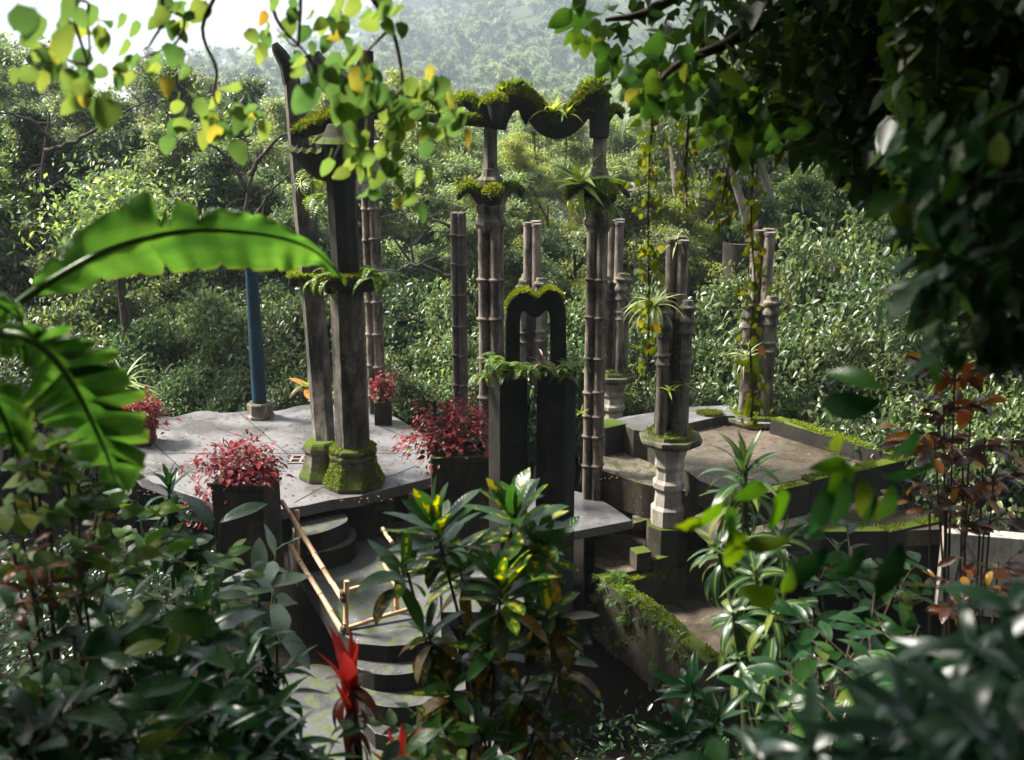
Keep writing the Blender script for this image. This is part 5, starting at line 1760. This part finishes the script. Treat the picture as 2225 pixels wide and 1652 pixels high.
def spray(par, keys, c, n, L, mat, up=.5):
    """a head of small branchlets carrying alternate leaves"""
    nb = max(3, n // 5)
    k = 0
    for i in range(nb):
        a = i * 2.4 + R.uniform(-.5, .5)
        e = R.uniform(-.1, 1.0) * up + .15
        d = Vector((math.cos(a) * math.cos(e), math.sin(a) * math.cos(e), math.sin(e)))
        ln = L * R.uniform(1.3, 2.2)
        o0 = Vector(c) - Vector((0, 0, L * .6))
        p1 = o0 + d * ln * .5 + Vector((0, 0, .06 * L))
        p2 = o0 + d * ln + Vector((0, 0, -.12 * L))
        MB().sweep([o0, p1, p2], [.006, .004, .002], 5, cap=False).build('twig', mat, par)
        m = n // nb
        for j in range(m):
            t = (j + .6) / m
            p = o0.lerp(p1, t * 2) if t < .5 else p1.lerp(p2, t * 2 - 1)
            sd_ = d.cross(Vector((0, 0, 1))).normalized() * (1 if j % 2 else -1)
            ld_ = sd_ * (.9 - .6 * t) + d * (.35 + .7 * t) + Vector((R.gauss(0, .2), R.gauss(0, .2), R.gauss(-.15, .25)))
            kk = keys if isinstance(keys, str) else (keys[0] if R.random() < keys[2] else keys[1])
            put_leaf(par, kk, p, ld_, (R.gauss(.15, .35), -.45 + R.gauss(0, .35), 1), L * R.uniform(.7, 1.25))


def plant(name, label, cat, heads, base=None, stem=.018, mat='stem', group=None, style='rosette'):
    """heads: (px, py, depth, n, leaf length, keys, e0, e1[, axis]); every head gets a stem down to the root"""
    p0 = Y(*heads[0][:3]) if base is None else Y(*base)
    root = Vector((p0.x, p0.y, float(gz(p0.x, p0.y)) - .05))
    e = empty(name, root, label, cat, group)
    for h in heads:
        c = Y(*h[:3])
        ax = h[8] if len(h) > 8 else (R.gauss(0, .25), -.12 + R.gauss(0, .2), 1)
        m1 = root.lerp(c, .5) + Vector((R.gauss(0, .06), R.gauss(0, .06), .08))
        MB().sweep(spline([root, m1, c], 5), lerp_list([stem * 1.3, stem, stem * .7], 11), 7).build('stem', M[mat], e, 60)
        if style == 'spray':
            spray(e, h[5], c, int(h[3] * 1.25), h[4], M[mat])
        else:
            rosette(e, h[5], c, h[3], h[4], h[6], h[7], ax, h[4] * .55)
    return e


# croton with yellow splashed leaves, centre front
K1 = ('croton', 'crotonold', .9)
K2 = ('croton', 'crotonold', .3)
plant('croton_shrub', 'tall croton shrub with yellow splashed green leaves in front of the heart arch pillars', 'shrub', [
    (945, 1135, 7.2, 26, 0.425, K1, 85, -10), (1118, 1118, 7.4, 28, 0.450, K1, 80, -15), (880, 1225, 7.0, 18, 0.375, K1, 65, -15), (1090, 1265, 6.9, 24, 0.413, K1, 85, -20),
    (1175, 1190, 7.3, 20, 0.388, K1, 65, -20), (1000, 1230, 7.3, 18, 0.375, ('croton', 'crotonold', .6), 55, -25), (930, 1370, 6.9, 20, 0.350, K2, 55, -35), (1190, 1330, 7.0, 22, 0.375, ('croton', 'crotonold', .4), 60, -30),
    (1060, 1400, 6.8, 22, 0.362, ('croton', 'crotonold', .5), 60, -30), (1220, 1430, 7.1, 16, 0.338, K2, 50, -40), (980, 1490, 6.7, 20, 0.338, ('croton', 'crotonold', .4), 55, -40), (1130, 1500, 6.9, 20, 0.338, K2, 50, -40),
    (1050, 1590, 6.7, 18, 0.338, K2, 60, -30), (1180, 1580, 6.9, 14, 0.325, K2, 60, -30), (940, 1590, 6.6, 12, 0.325, ('croton', 'crotonold', .3), 60, -30)],
    (1050, 1720, 6.8), .014, 'twig')
plant('cordyline', 'cordyline with an upright tuft of bright red leaves standing before the steps', 'plant', [(762, 1480, 6.3, 9, .5, 'cordy', 89, 74, (0, 0, 1)), (762, 1478, 6.3, 9, .36, 'cordyold', 50, -25, (0, 0, 1)), (770, 1560, 6.3, 7, .3, 'cordyold', 30, -40, (0, 0, 1))], (770, 1760, 6.3), .02, 'twig')
plant('cordyline', 'lower smaller red cordyline at the bottom edge beside the croton', 'plant', [(868, 1650, 5.8, 9, .33, 'cordy', 84, 50, (0.1, 0, 1)), (872, 1655, 5.8, 8, .28, 'cordyold', 45, -20, (0, 0, 1))], (880, 1800, 5.8), .018, 'twig')
plant('bright_leaf_plant', 'small bright green leafy plant between the two red cordylines', 'plant', [(905, 1590, 6.2, 12, .16, 'bright', 70, -10), (930, 1560, 6.3, 8, .14, 'bright', 70, -10)], (920, 1780, 6.2), .008, style='spray')

# right: striped dracaena thicket
DS = 'dracst'
DR = 'drac'
plant('striped_dracaena', 'tall dracaena with pale striped arching leaves beside the near finial column', 'plant', [
    (1618, 1010, 8.2, 24, .5, DS, 85, 5, (0, 0, 1)), (1618, 1075, 8.2, 14, .48, DS, 20, -25, (0, 0, 1))], (1640, 1700, 7.6), .03, 'stem')
plant('striped_dracaena', 'broad clump of dracaena leaves cascading left over the retaining wall', 'plant', [
    (1560, 1190, 8.0, 20, .46, DS, 60, -45, (-.3, -.2, 1)), (1640, 1240, 7.6, 22, .5, DS, 70, -40, (-.2, -.3, 1)), (1590, 1330, 7.6, 22, .46, DS, 40, -60, (-.5, -.3, 1)), (1600, 1430, 7.4, 22, .42, DS, 20, -70, (-.5, -.3, 1)),
    (1680, 1330, 7.2, 18, .46, DS, 60, -50, (-.2, -.4, 1)), (1660, 1480, 7.0, 18, .42, DS, 30, -70, (-.3, -.4, 1)), (1700, 1170, 7.9, 14, .42, DS, 60, -30)], (1720, 1640, 7.2), .022, 'stem')
plant('dark_dracaena', 'dark blue green dracaena low beside the black pit', 'plant', [(1500, 1490, 7.6, 22, .36, DR, 80, -20), (1490, 1590, 7.2, 16, .36, DR, 70, -20), (1560, 1560, 7.0, 16, .34, DR, 70, -20), (1470, 1640, 6.8, 14, .32, DR, 70, -20)], (1530, 1780, 7.0), .018, 'stem')
plant('broad_leaf_shrub', 'dark glossy broad leaved shrub behind the striped dracaena at the right', 'shrub', [
    (1780, 1240, 8.2, 20, .24, 'broad', 70, -30), (1850, 1190, 8.4, 20, .24, 'broad', 70, -30), (1900, 1290, 7.8, 20, .24, ('broad', 'drac', .6), 70, -30), (1760, 1350, 7.2, 18, .25, 'broad', 70, -30), (1850, 1390, 6.6, 18, .25, 'broad', 70, -30),
    (1960, 1240, 8.0, 16, .23, 'broad', 70, -30), (1780, 1450, 6.2, 18, .24, ('drac', 'broad', .5), 70, -40), (1900, 1460, 6.0, 18, .24, 'broad', 70, -30), (1980, 1380, 6.6, 16, .24, 'broad', 70, -30), (1720, 1540, 5.8, 16, .24, 'broad', 70, -30), (1840, 1540, 5.6, 14, .24, 'broad', 70, -30)],
    (1850, 1700, 6.4), .012, 'twig', style='spray')
plant('orange_croton', 'tall orange and dark red leaved croton shrub near the pale wall at the right', 'shrub', [
    (2075, 800, 9.4, 24, .2, 'orange', 70, -40), (2050, 880, 9.3, 22, .2, 'orange', 60, -50), (2110, 870, 9.5, 22, .2, 'orange', 60, -50), (2030, 950, 9.2, 20, .2, 'orange', 50, -60), (2090, 960, 9.4, 22, .2, 'orange', 60, -50), (2140, 950, 9.4, 18, .2, 'orange', 60, -50),
    (2060, 1040, 9.3, 22, .19, 'orange', 50, -60), (2120, 1050, 9.4, 20, .19, 'orange', 50, -60), (2160, 1030, 9.2, 16, .19, 'orange', 50, -60), (2090, 1130, 9.2, 18, .18, 'orange', 40, -60), (2140, 1120, 9.3, 14, .18, 'orange', 40, -60), (2020, 1090, 9.2, 14, .18, 'orange', 40, -60)],
    (2100, 1380, 9.2), .012, 'twig', style='spray')
plant('orange_croton', 'low dark red croton with yellow leaves at the right edge below the pale wall', 'shrub', [(2170, 1220, 8.2, 18, .17, 'orange', 60, -40), (2110, 1260, 8.0, 18, .17, 'orange', 60, -40), (2190, 1290, 7.8, 18, .17, 'orange', 60, -40), (2060, 1300, 7.8, 16, .17, 'orange', 60, -40)], (2130, 1450, 7.8), .01, 'twig', style='spray')

# single close leaves on a branch from the right
CB = empty('leafy_branch', Y(2320, 1330, 3.6), 'close slightly blurred branch with large bright green drooping leaves at the right', 'branch')
for pts, r_ in ([(2320, 1330, 3.6), (2150, 1290, 3.6), (1900, 1260, 3.6), (1700, 1215, 3.65), (1520, 1165, 3.7)], .007), ([(2150, 1290, 3.6), (2080, 1150, 3.6), (1960, 1055, 3.6), (1850, 1000, 3.6)], .005), ([(2080, 1150, 3.6), (2010, 960, 3.6), (1930, 850, 3.6)], .005):
    P = spline([Y(*q) for q in pts], 5)
    MB().sweep(P, lerp_list([r_, r_ * .5], len(P)), 6).build('twig', M['stem'], CB, 60)
for px, py, ang, sz, key in [
    (1925, 850, 150, 125, 'broad'), (1915, 870, 195, 140, 'broad'), (1840, 1000, 200, 80, 'bright'), (1845, 1005, 245, 95, 'bright'), (1800, 975, 20, 60, 'bright'), (1800, 1045, 262, 130, 'broad'),
    (1835, 1035, 275, 125, 'broad'), (1870, 1035, 285, 130, 'broad'), (1935, 1050, 272, 120, 'broad'), (1905, 1060, 255, 90, 'broad'), (1700, 1060, 262, 100, 'bright'), (1655, 1045, 240, 85, 'bright'), (1570, 1090, 225, 100, 'bright'), (1520, 1125, 235, 80, 'bright'),
    (1580, 1100, 290, 90, 'bright'), (1600, 1150, 270, 100, 'bright'), (1720, 1170, 200, 110, 'broad'), (1800, 1190, 225, 130, 'broad'), (1690, 1300, 170, 90, 'bright'), (1700, 1290, 60, 70, 'bright'), (1760, 1130, 300, 80, 'broad'), (1880, 1190, 240, 120, 'broad'), (1960, 1180, 250, 130, 'broad'), (2030, 1000, 220, 110, 'broad'), (1990, 930, 260, 100, 'broad')]:
    a = math.radians(ang)
    put_leaf(CB, key, Y(px, py, 3.6 + R.uniform(-.1, .1)), (math.cos(a), -.1 + R.gauss(0, .15), math.sin(a)), (R.gauss(.5, .4), -1, .1), sz * mpp(3.6) * 1.15)

# right bottom: very close blurred foliage
plant('close_foliage', 'very close blurred shrub with long glossy leaves along the bottom right edge', 'shrub', [
    (1640, 1640, 2.6, 18, .24, 'sheen', 40, -12), (1760, 1620, 2.5, 20, .26, 'sheen', 40, -12), (1880, 1590, 2.4, 20, .27, 'sheen', 40, -12), (2000, 1570, 2.3, 22, .28, 'sheen', 40, -12), (2130, 1560, 2.2, 22, .28, 'sheen', 40, -12),
    (1560, 1670, 2.8, 14, .22, 'broad', 40, -12), (2050, 1650, 2.1, 18, .26, 'sheen', 40, -12), (2200, 1640, 2.1, 18, .26, 'sheen', 40, -12)], (1950, 2100, 2.3), .01, 'stem')
plant('close_foliage', 'close blurred palm like fronds at the lower right edge', 'shrub', [(2120, 1400, 2.7, 22, .28, 'sheen', 55, -30), (2200, 1320, 2.8, 22, .28, 'sheen', 55, -30), (2010, 1450, 2.8, 16, .25, 'sheen', 60, -40), (2230, 1460, 2.5, 18, .27, 'sheen', 60, -40)], (2180, 2000, 2.6), .01, 'stem')

# left
plant('yellow_leaf_shrub', 'thin branched shrub with yellow green and orange leaves below the banana leaf', 'shrub', [
    (70, 930, 5.6, 16, .13, 'yellow', 70, -30), (140, 970, 5.7, 18, .13, 'yellow', 70, -30), (60, 1020, 5.5, 18, .13, 'yellow', 70, -40), (170, 1050, 5.7, 18, .13, ('yellow', 'bright', .6), 70, -40), (110, 1100, 5.5, 18, .13, 'yellow', 70, -40), (30, 1090, 5.3, 14, .13, 'yellow', 70, -40),
    (210, 1120, 5.8, 16, .12, ('yellow', 'orange', .8), 70, -40), (130, 1190, 5.4, 16, .13, ('bright', 'orange', .7), 70, -40), (30, 1200, 5.2, 16, .13, ('yellow', 'orange', .5), 70, -40), (240, 1210, 5.6, 14, .12, 'yellow', 70, -40), (70, 1280, 5.1, 16, .13, ('orange', 'crotonold', .5), 70, -40), (180, 1270, 5.3, 14, .13, ('bright', 'broad', .6), 70, -40)],
    (150, 1500, 5.3), .012, 'twig', style='spray')
plant('pale_dracaena', 'pale leaved dracaena rising in front of the left end of the terrace', 'plant', [(366, 1050, 9.6, 16, .4, DR, 85, 20, (0, 0, 1)), (366, 1100, 9.6, 18, .4, ('drac', 'grey', .5), 20, -25, (0, 0, 1)), (400, 1180, 9.3, 16, .36, ('grey', 'broad', .5), 50, -25)], (380, 1420, 9.0), .02, 'stem')
plant('leafy_undergrowth', 'bright green leafy undergrowth left of the tall dark planter', 'shrub', [
    (300, 1090, 9.3, 16, .19, 'bright', 70, -30), (330, 1170, 9.0, 18, .2, ('bright', 'broad', .5), 70, -30), (430, 1220, 8.8, 18, .22, ('broad', 'bright', .6), 70, -30), (280, 1200, 8.6, 18, .2, ('bright', 'grey', .5), 70, -30), (360, 1280, 8.2, 18, .22, ('broad', 'grey', .5), 70, -30), (470, 1290, 8.4, 16, .22, ('broad', 'bright', .6), 70, -30), (300, 1330, 7.6, 18, .22, 'broad', 70, -30), (230, 1290, 7.6, 16, .2, ('bright', 'broad', .5), 70, -30)],
    (360, 1500, 8.0), .01, 'stem', style='spray')
plant('broad_leaf_plant', 'plant with big dull grey green ribbed leaves hanging over the bamboo rail', 'plant', [(560, 1260, 9.4, 7, .62, 'grey', 40, -25, (.3, 0, 1)), (600, 1300, 9.2, 7, .6, 'grey', 25, -35, (.4, 0, 1)), (600, 1195, 9.9, 5, .5, 'grey', 50, -15, (.4, 0, 1))], (540, 1480, 9.0), .016, 'stem')
plant('broad_leaf_plant', 'single upright long leaf plant in front of the tall dark planter', 'plant', [(478, 1135, 9.6, 3, .6, 'broad', 60, 35, (.7, 0, 1))], (460, 1400, 9.2), .012, 'stem')
dk = [(430, 1370, 6.2, 18, .42, DR, 80, -20), (540, 1400, 6.3, 18, .4, DR, 75, -20), (590, 1470, 6.2, 16, .38, DR, 70, -25)]
plant('dark_dracaena', 'dark dracaena with long upright leaves at the lower left of the path', 'plant', dk, (500, 1650, 6.2), .022, 'stem')
plant('dark_dracaena', 'glossy dark dracaena clump along the bottom left edge before the landing', 'plant', [(480, 1500, 5.4, 18, 0.432, DR, 70, -30), (380, 1480, 5.4, 18, 0.432, DR, 70, -30), (560, 1560, 5.4, 18, 0.405, ('drac', 'broad', .5), 70, -30), (440, 1590, 5.0, 18, 0.405, DR, 70, -30), (620, 1610, 5.4, 16, 0.378, DR, 70, -30), (520, 1640, 4.8, 16, 0.378, DR, 70, -30)], (490, 1780, 5.2), .016, 'stem')
plant('dark_shrub', 'dark shadowed broad leaved shrub filling the bottom left corner', 'shrub', [(260, 1420, 5.2, 18, 0.297, 'broad', 70, -40), (160, 1380, 5.0, 18, 0.297, 'broad', 70, -40), (60, 1400, 4.8, 18, 0.297, 'broad', 70, -40), (310, 1520, 4.8, 18, 0.297, ('broad', 'drac', .5), 70, -40), (200, 1500, 4.6, 18, 0.297, 'broad', 70, -40), (90, 1510, 4.4, 18, 0.297, ('broad', 'drac', .5), 70, -40), (20, 1600, 4.0, 16, 0.270, 'broad', 70, -40), (150, 1610, 4.1, 18, 0.270, 'drac', 70, -40), (280, 1620, 4.2, 18, 0.270, ('broad', 'drac', .5), 70, -40), (380, 1640, 4.3, 16, 0.270, 'drac', 70, -40)],
      (190, 1800, 4.6), .012, 'twig', style='spray')
plant('dark_shrub', 'dark shadowed leafy shrub at the bottom between the landing and the croton', 'shrub', [(690, 1640, 5.0, 16, .2, ('drac', 'broad', .5), 70, -30), (760, 1660, 4.9, 14, .2, 'broad', 70, -30), (960, 1650, 5.2, 14, .2, ('broad', 'drac', .5), 70, -30), (1080, 1680, 5.2, 12, .2, 'broad', 70, -30)], (850, 1850, 5.0), .01, 'twig', style='spray')

# ------------------------------------------------------------------ banana


def banana_leaf(par, mid, wu, wl, splits, rg, wav=.05, thick=.016):
    """mid: midrib points; wu / wl: half widths above and below along it; splits: tears"""
    P = spline(mid, 18)
    m = len(P)
    nv = 9
    V, F, UV = [], [], []
    for i, p in enumerate(P):
        t = i / (m - 1)
        tan = (P[min(i + 1, m - 1)] - P[max(i - 1, 0)]).normalized()
        side = Vector((0, -1, 0)).cross(tan).normalized()          # towards the upper edge in a leaf that faces the viewer
        if side.z < 0 and abs(tan.x) > .3: side = -side
        nrm_ = tan.cross(side)
        for j in range(-nv, nv + 1):
            v = j / nv
            w = float(np.interp(t, np.linspace(0, 1, len(wu)), wu)) if v > 0 else float(np.interp(t, np.linspace(0, 1, len(wl)), wl))
            for sd__, ts, dep in splits:
                if sd__ * v > 0:
                    x_ = (t - ts) / .008
                    w *= 1 - dep * max(0.0, 1 - abs(x_) * (1.0 if x_ > 0 else .45)) ** 1.3
            fan = .22 * abs(v) ** 1.5 * abs(w)
            rip = wav * (math.sin(t * 46 + 1.7 * (v > 0)) + .6 * math.sin(t * 101 + v)) * abs(v) ** 1.2 * .32
            q = p + side * v * w + tan * fan + nrm_ * (rip - .18 * abs(v) ** 2 * w * .5) + Vector((0, 0, -.05 * abs(v) ** 2 * (v > 0)))
            V.append(q)
            UV.append((t * 2, v, 0))
    k = 2 * nv + 1
    for i in range(m - 1):
        for j in range(k - 1):
            a = i * k + j
            F.append((a, a + 1, a + k + 1, a + k))
    b = MB().add(V, F)
    o = b.build('leaf', M['banana'], par, 180)
    at = o.data.attributes.new('uvleaf', 'FLOAT_VECTOR', 'POINT')
    at.data.foreach_set('vector', np.array(UV, dtype=np.float32).ravel())
    MB().sweep([p + Vector((0, -.006, -.01)) for p in P], lerp_list([thick * 1.6, thick, thick * .6, thick * .25], m), 8).build('midrib', M['bananarib'], o, 60)
    return o


M['bananarib'] = plain('banana_midrib', (.05, .11, .015), (.1, .17, .03), .35, 5)
yBn = 4.6
bp = empty('banana_plant', (-3.0, 4.4, float(gz(-3.0, 4.4))), 'banana plant at the left edge with one huge arching leaf and torn hanging leaves', 'banana plant')
rgb = np.random.default_rng(3)
st0 = bp.location
stm = Y(-140, 880, 4.5)
MB().sweep(spline([st0 + Vector((0, 0, -.3)), (st0 + stm) / 2, stm], 5), lerp_list([.13, .1, .07], 11), 12).build('pseudostem', M['bananarib'], bp, 60)
mid = [Y(-60, 730, 4.5), Y(0, 688, 4.55), Y(60, 640, 4.6), Y(120, 600, 4.6), Y(220, 545, 4.65), Y(320, 512, 4.7), Y(420, 496, 4.75), Y(530, 500, 4.8), Y(620, 515, 4.85), Y(690, 545, 4.9), Y(746, 602, 4.95)]
mp_ = mpp(4.7)
wu = [0, .0, 12 * mp_, 60 * mp_, 85 * mp_, 118 * mp_, 70 * mp_, 66 * mp_, 42 * mp_, 22 * mp_, 6 * mp_]
wl = [0, .0, 8 * mp_, 50 * mp_, 70 * mp_, 95 * mp_, 95 * mp_, 90 * mp_, 82 * mp_, 40 * mp_, 4 * mp_]
banana_leaf(bp, mid, wu, wl, [(1, .53, .75), (1, .55, .7), (1, .61, .55), (1, .33, .3), (-1, .5, .3), (-1, .36, .25), (-1, .58, .12), (-1, .64, .15), (-1, .7, .1), (-1, .78, .14), (-1, .44, .12), (-1, .29, .1), (1, .7, .12), (1, .45, .1)], rgb)
MB().sweep(spline([stm, Y(-100, 790, 4.5), mid[0]], 4), lerp_list([.04, .03], 9), 8).build('petiole', M['bananarib'], bp, 60)
mid2 = [Y(-60, 700, 4.2), Y(0, 716, 4.15), Y(60, 728, 4.1), Y(115, 770, 4.1), Y(165, 840, 4.1), Y(205, 920, 4.15), Y(235, 990, 4.2), Y(252, 1046, 4.25)]
mq = mpp(4.15)
banana_leaf(bp, mid2, [30 * mq, 40 * mq, 60 * mq, 115 * mq, 135 * mq, 110 * mq, 80 * mq, 12 * mq], [30 * mq, 50 * mq, 90 * mq, 140 * mq, 145 * mq, 120 * mq, 85 * mq, 10 * mq],
            [(1, t, .85) for t in (.3, .36, .44, .5, .57, .63, .7, .78, .85)] + [(-1, t, .85) for t in (.2, .28, .35, .42, .5, .56, .62, .7, .76, .84)], rgb, .12)
mid3 = [Y(-120, 640, 3.9), Y(-60, 655, 3.9), Y(0, 660, 3.95), Y(45, 690, 4.0)]
banana_leaf(bp, mid3, [30 * mq, 50 * mq, 45 * mq, 5 * mq], [30 * mq, 60 * mq, 60 * mq, 5 * mq], [(1, .5, .8), (-1, .6, .8)], rgb, .1)
mid4 = [Y(-140, 800, 3.8), Y(-80, 810, 3.8), Y(-20, 850, 3.8), Y(20, 930, 3.9), Y(30, 980, 3.9)]
banana_leaf(bp, mid4, [30 * mq, 50 * mq, 60 * mq, 50 * mq, 5 * mq], [30 * mq, 60 * mq, 60 * mq, 50 * mq, 5 * mq], [(1, .4, .8), (-1, .6, .8), (1, .7, .8)], rgb, .1)

# ground cover under the plants
rg = np.random.default_rng(44)
n = 60000
gx = rg.uniform(-8, 8, n)
gy = rg.uniform(1.5, 13.5, n)
keep = ~((gx > -5.2) & (gx < 4.2) & (gy > 11.2))
gx, gy = gx[keep], gy[keep]
gx = np.concatenate([gx, rg.uniform(-15, -5.6, 16000), rg.uniform(.7, 3.4, 1500), rg.uniform(4.5, 9, 5000)])
gy = np.concatenate([gy, rg.uniform(11, 22, 16000), rg.uniform(10.8, 15.6, 1500), rg.uniform(11, 17, 5000)])
base = np.stack([gx, gy, gz(gx, gy) + rg.uniform(0, 1.0, len(gx)) ** 1.6 * np.where((gx > -3) & (gx < 1.2) & (gy > 3.5), .12, .7)], 1)
d = rg.normal(0, .7, base.shape) + np.array([0, 0, .35])
L = rg.uniform(.07, .17, len(gx))
V, F = leaf_arrays(base, d, rg.normal(0, .4, base.shape) + np.array([0, 0, 1]), L, L * .45, .1, True, .2)
M['under'] = leaf_mat('undergrowth_leaves', [(0, (.008, .026, .009)), (.6, (.015, .046, .013)), (1, (.04, .075, .016))], .3, .2, spec=.5)
o = obj('undergrowth', mesh_arrays('undergrowth', V, F, M['under']))
o['kind'] = 'stuff'
